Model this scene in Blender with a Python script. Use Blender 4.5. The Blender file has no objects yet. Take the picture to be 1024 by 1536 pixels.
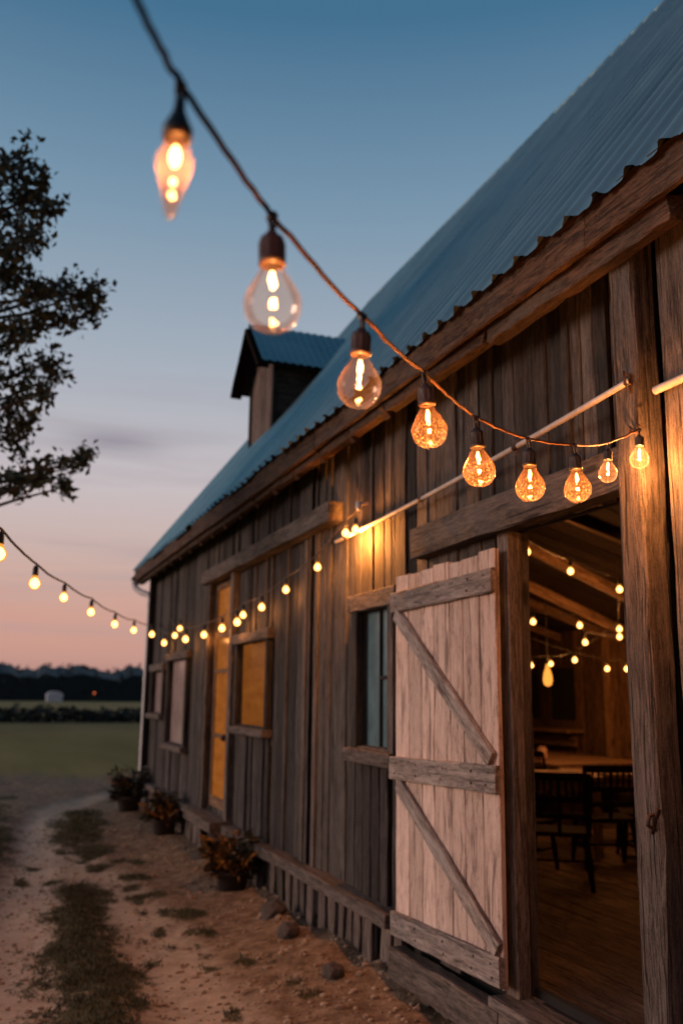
import bpy, bmesh, math, random
from mathutils import Vector as V, Matrix, noise
R = math.radians
C = bpy.context.scene.collection
S = bpy.context.scene
rnd = random.Random(7)
WORLD = {}

def lin(r, g, b, a=1.0):
    f = lambda c: (c/255/12.92) if c/255 <= .04045 else ((c/255+.055)/1.055)**2.4
    return (f(r), f(g), f(b), a)

# ------------------------------------------------------------------ objects
def tag(o, label=None, cat=None, group=None, kind=None):
    if label: o['label'] = label
    if cat: o['category'] = cat
    if group: o['group'] = group
    if kind: o['kind'] = kind
    return o

def link(o, parent=None, M=None):
    C.objects.link(o)
    M = M if M is not None else Matrix()
    if parent is not None:
        o.parent = parent
        o.matrix_local = WORLD[parent].inverted() @ M
    else:
        o.matrix_world = M
    WORLD[o] = M.copy()
    return o

def empty(name, loc, label=None, cat=None, group=None, rot=None):
    o = bpy.data.objects.new(name, None)
    o.empty_display_size = .1
    M = Matrix.Translation(V(loc))
    if rot: M = M @ rot
    link(o, None, M)
    return tag(o, label, cat, group)

class MB:
    def __init__(s): s.v = []; s.f = []; s.sm = []
    def add(s, vs, fs, smooth=False):
        b = len(s.v); s.v += [tuple(v) for v in vs]
        s.f += [tuple(i+b for i in f) for f in fs]; s.sm += [smooth]*len(fs)
    def box(s, x0, x1, y0, y1, z0, z1):
        s.add([(x0,y0,z0),(x1,y0,z0),(x1,y1,z0),(x0,y1,z0),(x0,y0,z1),(x1,y0,z1),(x1,y1,z1),(x0,y1,z1)],
              [(0,3,2,1),(4,5,6,7),(0,1,5,4),(1,2,6,5),(2,3,7,6),(3,0,4,7)])
    def beam(s, p0, p1, w, h, up=(0,0,1), seg=6, jit=.002, ch=.005, frame=None):
        """chamfered slightly wavy bar from p0 to p1; w across, h along up"""
        p0 = V(p0); p1 = V(p1); d = (p1-p0); L = d.length; d.normalize()
        u = V(up); side = u.cross(d)
        if side.length < 1e-4: side = V((1,0,0))
        side.normalize(); u = d.cross(side)
        ch = min(ch, w*.3, h*.3)
        cs = [(-w/2+ch,-h/2),(w/2-ch,-h/2),(w/2,-h/2+ch),(w/2,h/2-ch),(w/2-ch,h/2),(-w/2+ch,h/2),(-w/2,h/2-ch),(-w/2,-h/2+ch)]
        vs = []; fs = []
        for i in range(seg+1):
            c = p0 + d*L*i/seg
            for a, b in cs:
                vs.append(c + side*(a+rnd.uniform(-jit,jit)) + u*(b+rnd.uniform(-jit,jit)) + (d*rnd.uniform(-jit,jit)*2 if i in (0,seg) else V((0,0,0))))
        for i in range(seg):
            for k in range(8):
                a = i*8+k; b = i*8+(k+1)%8
                fs.append((a, b, b+8, a+8))
        fs.append(tuple(range(7,-1,-1))); fs.append(tuple(seg*8+k for k in range(8)))
        s.add(vs, fs)
    def tube(s, pts, r, n=8, smooth=True, caps=True):
        pts = [V(p) for p in pts]; rr = r if isinstance(r, (list,tuple)) else [r]*len(pts)
        b = len(pts); vs = []; fs = []
        t = (pts[1]-pts[0]).normalized(); ref = V((0,0,1)) if abs(t.z) < .9 else V((1,0,0))
        x = t.cross(ref).normalized()
        for i, p in enumerate(pts):
            t = ((pts[min(i+1,b-1)]-pts[max(i-1,0)])).normalized()
            x = (x - t*x.dot(t)).normalized(); y = t.cross(x)
            for k in range(n):
                a = 2*math.pi*k/n
                vs.append(p + (x*math.cos(a)+y*math.sin(a))*rr[i])
        for i in range(b-1):
            for k in range(n):
                a = i*n+k; c = i*n+(k+1)%n
                fs.append((a, c, c+n, a+n))
        s.add(vs, fs, smooth)
        if caps: s.add([vs[k] for k in range(n)] + [vs[(b-1)*n+k] for k in range(n)], [tuple(range(n-1,-1,-1)), tuple(range(n,2*n))])
    def lathe(s, prof, o=(0,0,0), n=24, smooth=True):
        ox, oy, oz = o; vs = []; fs = []
        for r, z in prof:
            for k in range(n):
                a = 2*math.pi*k/n; vs.append((ox+r*math.cos(a), oy+r*math.sin(a), oz+z))
        for i in range(len(prof)-1):
            for k in range(n):
                a = i*n+k; c = i*n+(k+1)%n
                fs.append((a, a+n, c+n, c))
        s.add(vs, fs, smooth)
    def blob(s, c, r, jit=.3, sub=1):
        bm = bmesh.new(); bmesh.ops.create_icosphere(bm, subdivisions=sub, radius=1)
        rx, ry, rz = (r if isinstance(r,(tuple,list)) else (r,r,r))
        vs = [(c[0]+v.co.x*rx*(1+rnd.uniform(-jit,jit)), c[1]+v.co.y*ry*(1+rnd.uniform(-jit,jit)), c[2]+v.co.z*rz*(1+rnd.uniform(-jit,jit))) for v in bm.verts]
        bm.verts.ensure_lookup_table()
        fs = [tuple(v.index for v in f.verts) for f in bm.faces]; bm.free()
        s.add(vs, fs)
    def leaf(s, c, L, w, n=None, d=None, fold=.25):
        c = V(c)
        d = d or V((rnd.gauss(0,1), rnd.gauss(0,1), rnd.gauss(0,1))).normalized()
        n = n or V((rnd.gauss(0,1), rnd.gauss(0,1), rnd.gauss(0,1)))
        sd = d.cross(n)
        if sd.length < 1e-3: sd = d.cross(V((.3,.5,.9)))
        sd.normalize(); nn = sd.cross(d)
        s.add([c, c+d*L*.5+sd*w*.5+nn*w*fold, c+d*L, c+d*L*.5-sd*w*.5+nn*w*fold], [(0,1,2),(0,2,3)])
    def mesh(s, name, mat, M):
        me = bpy.data.meshes.new(name)
        inv = M.inverted()
        me.from_pydata([tuple(inv @ V(v)) for v in s.v], [], s.f)
        me.polygons.foreach_set('use_smooth', s.sm)
        me.materials.append(mat); me.update()
        return me
    def build(s, name, mat, parent=None, label=None, origin=None):
        if origin is None: origin = WORLD[parent].to_translation() if parent is not None else (0,0,0)
        M = Matrix.Translation(V(origin))
        o = bpy.data.objects.new(name, s.mesh(name, mat, M))
        link(o, parent, M)
        if label: o['label'] = label
        return o

def bar(name, p0, p1, w, h, mat, parent=None, up=(0,0,1), seg=8, jit=.003, ch=.006, label=None):
    """a timber as its own object; its local X runs along the grain"""
    p0 = V(p0); p1 = V(p1); d = (p1-p0).normalized(); u = V(up); side = u.cross(d).normalized(); u = d.cross(side)
    M = Matrix(((d.x,side.x,u.x,p0.x),(d.y,side.y,u.y,p0.y),(d.z,side.z,u.z,p0.z),(0,0,0,1)))
    mb = MB(); mb.beam((0,0,0), ((p1-p0).length,0,0), w, h, (0,0,1), seg, jit, ch)
    me = bpy.data.meshes.new(name); me.from_pydata(mb.v, [], mb.f); me.materials.append(mat); me.update()
    o = bpy.data.objects.new(name, me); link(o, parent, M)
    if label: o['label'] = label
    return o

# ------------------------------------------------------------------ materials
def newmat(name):
    m = bpy.data.materials.new(name); m.use_nodes = True
    nt = m.node_tree; b = nt.nodes['Principled BSDF']
    return m, nt, b
def N(nt, t, **k):
    n = nt.nodes.new(t)
    for a, b in k.items(): setattr(n, a, b)
    return n
def ramp(nt, fac, stops, interp='LINEAR'):
    r = N(nt, 'ShaderNodeValToRGB'); r.color_ramp.interpolation = interp
    e = r.color_ramp.elements
    while len(e) < len(stops): e.new(.5)
    for i, (p, c) in enumerate(stops):
        e[i].position = p; e[i].color = c if len(c) == 4 else (*c, 1)
    nt.links.new(fac, r.inputs[0]); return r.outputs[0]
def math_n(nt, op, a, b=None, c=None, clamp=False):
    n = N(nt, 'ShaderNodeMath', operation=op); n.use_clamp = clamp
    for i, x in enumerate((a, b, c)):
        if x is None: continue
        if isinstance(x, (int, float)): n.inputs[i].default_value = x
        else: nt.links.new(x, n.inputs[i])
    return n.outputs[0]
def mix(nt, fac, a, b, mode='MIX'):
    n = N(nt, 'ShaderNodeMix', data_type='RGBA', blend_type=mode)
    for i, x in ((0, fac), (6, a), (7, b)):
        if isinstance(x, (int, float)): n.inputs[i].default_value = x
        elif isinstance(x, tuple): n.inputs[i].default_value = x if len(x) == 4 else (*x, 1)
        else: nt.links.new(x, n.inputs[i])
    return n.outputs[2]
def noise_n(nt, vec, scale=1, detail=4, rough=.6, dist=0):
    n = N(nt, 'ShaderNodeTexNoise'); n.inputs['Scale'].default_value = scale; n.inputs['Detail'].default_value = detail
    n.inputs['Roughness'].default_value = rough; n.inputs['Distortion'].default_value = dist
    nt.links.new(vec, n.inputs['Vector']); return n.outputs['Fac']
def vscale(nt, vec, sx, sy, sz):
    n = N(nt, 'ShaderNodeVectorMath', operation='MULTIPLY'); nt.links.new(vec, n.inputs[0]); n.inputs[1].default_value = (sx, sy, sz)
    return n.outputs[0]

def wood(name, axis, dark, light, grey=None, gfac=.5, vary=.5, knots=True, cross=26, rough=.85, bump=.6, split=.5, dirt=1.0, kn=1.0):
    m, nt, b = newmat(name)
    tc = N(nt, 'ShaderNodeTexCoord'); geo = N(nt, 'ShaderNodeNewGeometry'); oi = N(nt, 'ShaderNodeObjectInfo')
    rr = math_n(nt, 'FRACT', math_n(nt, 'ADD', geo.outputs['Random Per Island'], math_n(nt, 'MULTIPLY', oi.outputs['Random'], 7.31)))
    off = N(nt, 'ShaderNodeVectorMath', operation='SCALE'); off.inputs[0].default_value = (37.1, 51.7, 23.3); nt.links.new(rr, off.inputs['Scale'])
    add = N(nt, 'ShaderNodeVectorMath', operation='ADD'); nt.links.new(tc.outputs['Object'], add.inputs[0]); nt.links.new(off.outputs[0], add.inputs[1])
    def sc(al, cr):
        k = [cr, cr, cr]; k['XYZ'.index(axis)] = al; return vscale(nt, add.outputs[0], *k)
    fib = noise_n(nt, sc(3.2, cross*1.3), 1, 8, .72, 1.0)
    fine = noise_n(nt, sc(16, cross*7), 1, 4, .7, 0)
    grit = noise_n(nt, add.outputs[0], 130, 3, .7, 0)
    big = noise_n(nt, sc(1.6, 5), 1, 5, .65, .6)
    crack = noise_n(nt, sc(1.3, cross*1.7), 1, 3, .6, .4)
    f = math_n(nt, 'ADD', math_n(nt, 'ADD', math_n(nt, 'MULTIPLY', fib, .50), math_n(nt, 'MULTIPLY', fine, .32)), math_n(nt, 'MULTIPLY', grit, .18))
    col = ramp(nt, f, [(.40, tuple(c*(.35 if dirt > .5 else .7) for c in dark)), (.46, dark), (.51, tuple((a+c)/2 for a, c in zip(dark, light))), (.58, light), (.66, tuple(min(1, c*1.25) for c in light))])
    if grey: col = mix(nt, ramp(nt, big, [(.5-.25*gfac, (0,0,0)), (.70, (1,1,1))]), col, mix(nt, ramp(nt, f, [(.42, (0,0,0)), (.60, (1,1,1))]), tuple(c*.35 for c in grey), grey))
    stain = noise_n(nt, sc(.8, 9), 1, 4, .65, .8)
    col = mix(nt, ramp(nt, stain, [(.54, (0,0,0)), (.72, (.55*dirt,)*3)]), col, tuple(c*.6 for c in dark))
    ck = ramp(nt, crack, [(.34, (1,1,1)), (.40, (0,0,0))])
    ck = math_n(nt, 'MULTIPLY', ck, split)
    col = mix(nt, ck, col, tuple(c*.2 for c in dark))
    hgt = f
    if knots:
        vo = N(nt, 'ShaderNodeTexVoronoi'); vo.inputs['Scale'].default_value = 1
        nt.links.new(sc(1.5, 5.5), vo.inputs['Vector'])
        kn = ramp(nt, vo.outputs['Distance'], [(.07*kn, (1,1,1)), (.13*kn, (0,0,0))])
        sel = math_n(nt, 'GREATER_THAN', N_sep(nt, vo.outputs['Color']), .45 if kn == 1 else .3)
        kf = math_n(nt, 'MULTIPLY', math_n(nt, 'MULTIPLY', kn, sel), .8)
        col = mix(nt, kf, col, tuple(c*.35 for c in dark))
    br = math_n(nt, 'ADD', math_n(nt, 'MULTIPLY', rr, vary), 1-vary*.5)
    hsv = N(nt, 'ShaderNodeHueSaturation'); nt.links.new(br, hsv.inputs['Value']); nt.links.new(col, hsv.inputs['Color'])
    nt.links.new(hsv.outputs[0], b.inputs['Base Color'])
    b.inputs['Roughness'].default_value = rough; b.inputs['Specular IOR Level'].default_value = .25
    bp = N(nt, 'ShaderNodeBump'); bp.inputs['Strength'].default_value = bump; bp.inputs['Distance'].default_value = .006
    nt.links.new(math_n(nt, 'SUBTRACT', hgt, math_n(nt, 'MULTIPLY', ck, .8)), bp.inputs['Height']); nt.links.new(bp.outputs[0], b.inputs['Normal'])
    return m
def N_sep(nt, col):
    n = N(nt, 'ShaderNodeSeparateColor'); nt.links.new(col, n.inputs[0]); return n.outputs[0]

def plain(name, col, rough=.6, metal=0, var=.25, scale=8, spec=.5, bump=0):
    m, nt, b = newmat(name)
    tc = N(nt, 'ShaderNodeTexCoord')
    n = noise_n(nt, tc.outputs['Object'], scale, 5, .65)
    c = ramp(nt, n, [(.3, tuple(x*(1-var) for x in col)), (.7, tuple(min(1, x*(1+var)) for x in col))])
    nt.links.new(c, b.inputs['Base Color'])
    b.inputs['Roughness'].default_value = rough; b.inputs['Metallic'].default_value = metal; b.inputs['Specular IOR Level'].default_value = spec
    if bump:
        bp = N(nt, 'ShaderNodeBump'); bp.inputs['Strength'].default_value = bump; bp.inputs['Distance'].default_value = .01
        nt.links.new(n, bp.inputs['Height']); nt.links.new(bp.outputs[0], b.inputs['Normal'])
    return m

def emit(name, col, s):
    m = bpy.data.materials.new(name); m.use_nodes = True; nt = m.node_tree; nt.nodes.clear()
    e = N(nt, 'ShaderNodeEmission'); e.inputs[0].default_value = (*col, 1); e.inputs[1].default_value = s
    o = N(nt, 'ShaderNodeOutputMaterial'); nt.links.new(e.outputs[0], o.inputs[0]); return m

def leafmat(name, c1, c2):
    m, nt, b = newmat(name)
    g = N(nt, 'ShaderNodeNewGeometry')
    c = ramp(nt, g.outputs['Random Per Island'], [(0, c1), (1, c2)])
    nt.links.new(c, b.inputs['Base Color']); b.inputs['Roughness'].default_value = .6
    return m

M = {}
M['wall'] = wood('weathered_boards', 'Z', (.017,.0145,.0125), (.072,.060,.052), (.125,.114,.107), .9, 1.2, bump=1.0, split=.8)
M['wall_fine'] = M['wall']
M['beam'] = wood('grey_brown_timber', 'X', (.055,.042,.033), (.19,.15,.12), (.22,.19,.17), .7, .5, cross=22, bump=1.0)
M['fascia'] = wood('reddish_timber', 'X', (.035,.019,.012), (.13,.072,.042), (.10,.078,.062), .3, .6, cross=20, bump=1.2)
M['postwood'] = wood('grey_post_timber', 'X', (.042,.034,.028), (.165,.133,.112), (.20,.178,.162), .7, .4, cross=36, bump=1.3, split=.8)
M['doorwood'] = wood('pale_pink_boards', 'Z', (.54,.40,.33), (.74,.575,.485), None, 0, .42, cross=12, split=.7, dirt=.62, kn=1.7)
M['rail'] = wood('pale_grey_rail_timber', 'X', (.20,.16,.135), (.46,.385,.335), (.42,.38,.35), .7, .3, cross=20, bump=1.0)
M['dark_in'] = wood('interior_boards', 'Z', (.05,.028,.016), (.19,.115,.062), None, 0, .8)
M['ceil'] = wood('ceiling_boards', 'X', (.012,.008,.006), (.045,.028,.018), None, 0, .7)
M['raft'] = wood('rafter_timber', 'X', (.10,.055,.03), (.27,.17,.095), None, 0, .4)
M['floor'] = wood('plank_floor', 'Y', (.07,.047,.034), (.22,.155,.11), None, 0, .4)
M['darkwood'] = plain('dark_stained_wood', (.016,.010,.008), .8, 0, .4, 20, .03)
M['table'] = wood('table_timber', 'Y', (.12,.07,.04), (.30,.19,.11), None, 0, .3, rough=.5)
M['black'] = plain('black_recess', (.008,.007,.006), .9)
M['pipe'] = plain('white_painted_pipe', (.55,.56,.58), .45, 0, .15, 6)
M['conduit'] = plain('off_white_conduit', (.50,.45,.40), .55, 0, .3, 10)
M['rubber'] = plain('black_socket_rubber', (.016,.015,.014), .42, 0, .3, 60)
M['brown_socket'] = plain('brown_socket_plastic', (.05,.03,.022), .4, 0, .3, 60)
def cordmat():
    m, nt, b = newmat('cord_painted_shade_to_copper_brown')          # unlit upper cord painted into the colour: dark first metre, then copper brown
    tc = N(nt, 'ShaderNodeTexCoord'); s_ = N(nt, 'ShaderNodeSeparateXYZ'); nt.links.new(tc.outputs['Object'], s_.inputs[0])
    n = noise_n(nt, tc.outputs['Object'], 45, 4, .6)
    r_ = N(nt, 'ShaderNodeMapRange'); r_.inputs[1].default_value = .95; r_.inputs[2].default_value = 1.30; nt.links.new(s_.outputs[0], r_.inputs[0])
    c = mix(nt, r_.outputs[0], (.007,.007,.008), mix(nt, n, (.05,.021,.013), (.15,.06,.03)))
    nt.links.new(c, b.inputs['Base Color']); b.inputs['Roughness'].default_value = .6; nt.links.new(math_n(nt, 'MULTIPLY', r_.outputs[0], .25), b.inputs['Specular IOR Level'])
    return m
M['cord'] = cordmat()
M['cord_dark'] = plain('dark_cord_cover', (.035,.026,.022), .5, 0, .3, 60)
M['wire'] = plain('copper_wire', (.45,.22,.10), .35, .9, .2, 60)
M['iron'] = plain('rusty_iron', (.07,.04,.028), .6, .7, .4, 40)
M['rock'] = plain('field_stone', (.07,.055,.045), .9, 0, .4, 12, bump=.6)
M['pot'] = plain('dark_clay_pot', (.035,.027,.022), .8, 0, .4, 20)
M['leaf'] = leafmat('tree_leaves', (.026,.042,.028), (.070,.095,.060))
M['bark'] = plain('tree_bark', (.05,.036,.026), .9, 0, .4, 10, bump=.5)
M['wood_far'] = leafmat('far_wood_leaves', (.006,.014,.013), (.013,.024,.021))
M['hedge'] = leafmat('hedge_leaves', (.010,.016,.010), (.025,.035,.020))
M['bush_green'] = leafmat('bush_leaves', (.014,.018,.009), (.055,.045,.022))
M['bush_orange'] = leafmat('orange_leaves', (.10,.045,.012), (.36,.17,.03))
M['grass'] = leafmat('grass_blades', (.030,.034,.012), (.095,.088,.034))
M['white'] = plain('white_sheet', (.80,.84,.88), .6, 0, .1, 2)
WARM = (1.0, .36, .095)
M['fil'] = emit('glowing_filament', (1, .52, .17), 18)
M['spark'] = emit('glowing_fairy_wire', (1, .50, .15), 10)
M['globe'] = emit('glowing_frosted_globe', (1, .62, .27), 13)
M['globe_in'] = emit('glowing_pale_globe', (1, .54, .18), 9)
M['ember'] = emit('glowing_amber_bulb', (1, .34, .05), 1.5)
M['redlamp'] = emit('glowing_red_lamp', (1, .2, .06), 2.0)

def glassmat(name, haze, edge, tint, milk, shine=.8):
    m = bpy.data.materials.new(name); m.use_nodes = True; nt = m.node_tree; nt.nodes.clear()
    tc = N(nt, 'ShaderNodeTexCoord')
    tr = N(nt, 'ShaderNodeBsdfTransparent'); tr.inputs[0].default_value = (*tint, 1)
    gl = N(nt, 'ShaderNodeBsdfGlossy'); gl.inputs['Roughness'].default_value = .04
    df = N(nt, 'ShaderNodeBsdfTranslucent'); df.inputs[0].default_value = (*milk, 1)
    fr = N(nt, 'ShaderNodeFresnel'); fr.inputs[0].default_value = 1.35
    lw = N(nt, 'ShaderNodeLayerWeight'); lw.inputs[0].default_value = .5
    vo = N(nt, 'ShaderNodeTexVoronoi', feature='DISTANCE_TO_EDGE'); vo.inputs['Scale'].default_value = 330
    nt.links.new(tc.outputs['Object'], vo.inputs['Vector'])
    crk = ramp(nt, vo.outputs['Distance'], [(0, (1,1,1)), (.09, (0,0,0))])
    sp = N(nt, 'ShaderNodeSeparateXYZ'); nt.links.new(tc.outputs['Object'], sp.inputs[0])
    low = math_n(nt, 'MULTIPLY_ADD', sp.outputs[2], -22, -2.1, clamp=True)    # only the lower half is crackled
    dust = noise_n(nt, tc.outputs['Object'], 240, 3, .6)
    f = math_n(nt, 'MULTIPLY', math_n(nt, 'POWER', lw.outputs['Facing'], 3.0), edge)
    f = math_n(nt, 'ADD', f, math_n(nt, 'MULTIPLY_ADD', dust, haze*.5, haze*.75))
    f = math_n(nt, 'ADD', f, math_n(nt, 'MULTIPLY', math_n(nt, 'MULTIPLY', crk, low), haze*.5))
    m1 = N(nt, 'ShaderNodeMixShader'); nt.links.new(f, m1.inputs[0]); nt.links.new(tr.outputs[0], m1.inputs[1]); nt.links.new(df.outputs[0], m1.inputs[2])
    m2 = N(nt, 'ShaderNodeMixShader'); nt.links.new(math_n(nt, 'MULTIPLY', fr.outputs[0], shine), m2.inputs[0]); nt.links.new(m1.outputs[0], m2.inputs[1]); nt.links.new(gl.outputs[0], m2.inputs[2])
    o = N(nt, 'ShaderNodeOutputMaterial'); nt.links.new(m2.outputs[0], o.inputs[0])
    return m
M['glass'] = glassmat('thin_bulb_glass', .0030, .022, (1, .91, .83), (1, .74, .60), .5)
M['glass_amber'] = glassmat('amber_bulb_glass', .0085, .020, (1, .76, .54), (1, .58, .34), .5)
M['glass_cone'] = glassmat('cone_bulb_glass', .020, .05, (1, .76, .62), (1, .62, .62), .12)

def shellmat(name, tint, col, s_, fac):
    m = bpy.data.materials.new(name); m.use_nodes = True; nt = m.node_tree; nt.nodes.clear()
    tr = N(nt, 'ShaderNodeBsdfTransparent'); tr.inputs[0].default_value = (*tint, 1)
    e = N(nt, 'ShaderNodeEmission'); e.inputs[0].default_value = (*col, 1); e.inputs[1].default_value = s_
    mx = N(nt, 'ShaderNodeMixShader'); mx.inputs[0].default_value = fac
    nt.links.new(tr.outputs[0], mx.inputs[1]); nt.links.new(e.outputs[0], mx.inputs[2])
    o = N(nt, 'ShaderNodeOutputMaterial'); nt.links.new(mx.outputs[0], o.inputs[0]); return m
M['shell'] = shellmat('glowing_amber_glass', (1, .75, .45), (1, .38, .06), 1.3, .5)
def panemat(name, col, refl, rough=.08):
    m, nt, b = newmat(name)
    tc = N(nt, 'ShaderNodeTexCoord'); n = noise_n(nt, tc.outputs['Object'], 3, 5, .7)
    nt.links.new(ramp(nt, n, [(.3, tuple(c*.55 for c in col)), (.7, col)]), b.inputs['Base Color'])
    b.inputs['Roughness'].default_value = rough; b.inputs['IOR'].default_value = 1.45; b.inputs['Specular IOR Level'].default_value = refl
    return m
M['pane_pink'] = panemat('painted_sky_pink_pane', (.50,.40,.37), .8, .15)  # pink sky reflection painted into the pane colour
M['pane_dirty'] = panemat('dirty_pane', (.16,.27,.30), .8, .2)

def litpane(name, strength):
    m = bpy.data.materials.new(name); m.use_nodes = True; nt = m.node_tree; nt.nodes.clear()
    tc = N(nt, 'ShaderNodeTexCoord')
    n = noise_n(nt, vscale(nt, tc.outputs['Object'], 1, 2, 9), 1, 5, .65)
    c = ramp(nt, n, [(.3, (.60,.165,.024)), (.7, (.98,.30,.050))])
    e = N(nt, 'ShaderNodeEmission'); nt.links.new(c, e.inputs[0]); e.inputs[1].default_value = strength
    g = N(nt, 'ShaderNodeBsdfGlossy'); g.inputs['Roughness'].default_value = .2
    fr = N(nt, 'ShaderNodeFresnel'); mx = N(nt, 'ShaderNodeMixShader')
    nt.links.new(math_n(nt, 'MULTIPLY', fr.outputs[0], .25), mx.inputs[0]); nt.links.new(e.outputs[0], mx.inputs[1]); nt.links.new(g.outputs[0], mx.inputs[2])
    o = N(nt, 'ShaderNodeOutputMaterial'); nt.links.new(mx.outputs[0], o.inputs[0]); return m
M['lit_win'] = litpane('lit_amber_blind', .25)
M['lit_door'] = litpane('lit_amber_door_glass', .36)

def roofmat():
    m, nt, b = newmat('galvanised_roof_sheet')
    tc = N(nt, 'ShaderNodeTexCoord')
    n = noise_n(nt, vscale(nt, tc.outputs['Object'], 1.2, 5, 1.2), 1, 5, .65)
    n2 = noise_n(nt, tc.outputs['Object'], .7, 3, .5)
    c = ramp(nt, n, [(.3, (.27,.40,.375)), (.7, (.44,.59,.55))])
    c = mix(nt, ramp(nt, n2, [(.55, (0,0,0)), (.8, (.5,.5,.5))]), c, (.28,.34,.33))
    nt.links.new(c, b.inputs['Base Color']); b.inputs['Metallic'].default_value = .75
    nt.links.new(ramp(nt, n, [(.3, (.24,.24,.24)), (.7, (.38,.38,.38))]), b.inputs['Roughness'])
    return m
M['roof'] = roofmat()

def groundmat():
    m, nt, b = newmat('ground_soil_and_grass')
    tc = N(nt, 'ShaderNodeTexCoord'); P = tc.outputs['Object']
    ag = N(nt, 'ShaderNodeAttribute', attribute_name='grass'); at = N(nt, 'ShaderNodeAttribute', attribute_name='track'); af = N(nt, 'ShaderNodeAttribute', attribute_name='field')
    n1 = noise_n(nt, P, 1.1, 6, .65); n2 = noise_n(nt, P, 9, 6, .7); n3 = noise_n(nt, P, 55, 4, .7); n4 = noise_n(nt, vscale(nt, P, .25, .05, 1), 1, 4, .6)
    soil = ramp(nt, n2, [(.34, (.13,.085,.050)), (.5, (.31,.215,.135)), (.66, (.50,.37,.25))])
    soil = mix(nt, math_n(nt, 'MULTIPLY', n3, .55), soil, (.15,.105,.072), 'MIX')
    soil = mix(nt, ramp(nt, n1, [(.45, (0,0,0)), (.7, (.5,.5,.5))]), soil, (.13,.080,.052))
    tk = math_n(nt, 'MULTIPLY', at.outputs['Fac'], ramp(nt, n2, [(.2, (.55,.55,.55)), (.6, (1,1,1))]))
    soil = mix(nt, tk, soil, mix(nt, n3, (.52,.41,.295), (.86,.71,.54)))
    gr = mix(nt, n2, (.035,.035,.014), (.095,.085,.036))
    n5 = noise_n(nt, vscale(nt, P, 1, .55, 1), 16, 6, .75, .3)
    gm = math_n(nt, 'ADD', ag.outputs['Fac'], math_n(nt, 'MULTIPLY', math_n(nt, 'SUBTRACT', n5, .5), 2.2))
    gm = ramp(nt, gm, [(.42, (0,0,0)), (.75, (.9,.9,.9))])
    col = mix(nt, gm, soil, gr)
    fld = ramp(nt, n4, [(.3, (.19,.155,.045)), (.7, (.33,.26,.09))])
    far = N(nt, 'ShaderNodeSeparateXYZ'); nt.links.new(P, far.inputs[0])
    fld = mix(nt, math_n(nt, 'MULTIPLY', math_n(nt, 'GREATER_THAN', far.outputs[1], 60), .75), fld, (.50,.40,.14))
    fld = mix(nt, ramp(nt, math_n(nt, 'MULTIPLY', far.outputs[1], .01), [(.36, (0,0,0)), (.55, (.45,.45,.45))]), fld, (.13,.095,.055))
    col = mix(nt, af.outputs['Fac'], col, fld)
    nt.links.new(col, b.inputs['Base Color']); b.inputs['Roughness'].default_value = .95; b.inputs['Specular IOR Level'].default_value = .1
    bp = N(nt, 'ShaderNodeBump'); bp.inputs['Strength'].default_value = .9; bp.inputs['Distance'].default_value = .03
    nt.links.new(math_n(nt, 'ADD', n2, math_n(nt, 'MULTIPLY', n3, .4)), bp.inputs['Height']); nt.links.new(bp.outputs[0], b.inputs['Normal'])
    return m
M['ground'] = groundmat()

# ------------------------------------------------------------------ ground
patches = [(.95,8.9,.32,.7),(.84,8.0,.36,.8),(.80,7.2,.38,.7),(.74,6.5,.42,.7),(.68,5.7,.36,.6),(.62,4.9,.34,.6),
           (1.20,12.4,.36,.9),(1.36,13.4,.40,1.2),(1.5,14.5,.36,.8),(1.30,11.4,.28,.5),(1.39,9.3,.20,.4),(1.47,8.1,.18,.32),(1.40,10.2,.22,.4),(1.52,6.7,.14,.22),(1.62,7.2,.12,.2),
           (.10,12.2,.45,2.0),(-.2,14.5,.8,2.5),(-.2,9.8,.55,1.6),(-.8,7.5,.7,2.2),(-1.2,4.5,.8,2.0),(-2.5,8,1.4,5),(-2.5,15,2,3),(1.9,5.6,.12,.15),(.3,17.0,.5,.5)]
_sm = [p for p in patches if p[2] < .25]; patches = [p for p in patches if p[2] >= .25]
_pr = random.Random(4)
for px, py, rx, ry in _sm:                                  # small tufts break up into ragged groups
    for k in range(5): patches.append((px+_pr.gauss(0, rx*.9), py+_pr.gauss(0, ry*1.1), rx*_pr.uniform(.3,.7), ry*_pr.uniform(.3,.7)))
for k in range(26): patches.append((.95+_pr.gauss(0,.35), _pr.uniform(5, 12), _pr.uniform(.05,.12), _pr.uniform(.08,.25)))
def sstep(a, b, x):
    t = max(0, min(1, (x-a)/(b-a))); return t*t*(3-2*t)
def grass_at(x, y):
    g = 0
    for px, py, rx, ry in patches:
        d = math.hypot((x-px)/rx, (y-py)/ry) + .45*noise.noise(V((x*2.6, y*1.8, 6))) + .2*noise.noise(V((x*7, y*6, 2)))
        g = max(g, 1-sstep(.25, 1.45, d))
    return g
rut = [(.25,4),(.35,5.4),(.36,7),(.42,8.6),(.62,10.4),(.72,11.6),(.82,13),(1.1,15),(1.7,16.6),(2.6,17.8),(4.5,18.6)]
rut2 = [(1.2,3),(1.25,5),(1.3,7),(1.2,8.8),(1.05,10.4),(1.0,11.4)]
def pline(x, y, pl):
    best = 9
    for (ax, ay), (bx, by) in zip(pl, pl[1:]):
        dx, dy = bx-ax, by-ay; t = max(0, min(1, ((x-ax)*dx+(y-ay)*dy)/(dx*dx+dy*dy)))
        best = min(best, math.hypot(x-ax-dx*t, y-ay-dy*t))
    return best
def track_at(x, y):
    return (1-.55*sstep(12, 16.5, y))*max(1-sstep(.12, .42, pline(x, y, rut)), .7*(1-sstep(.12, .45, pline(x, y, rut2))))
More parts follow.
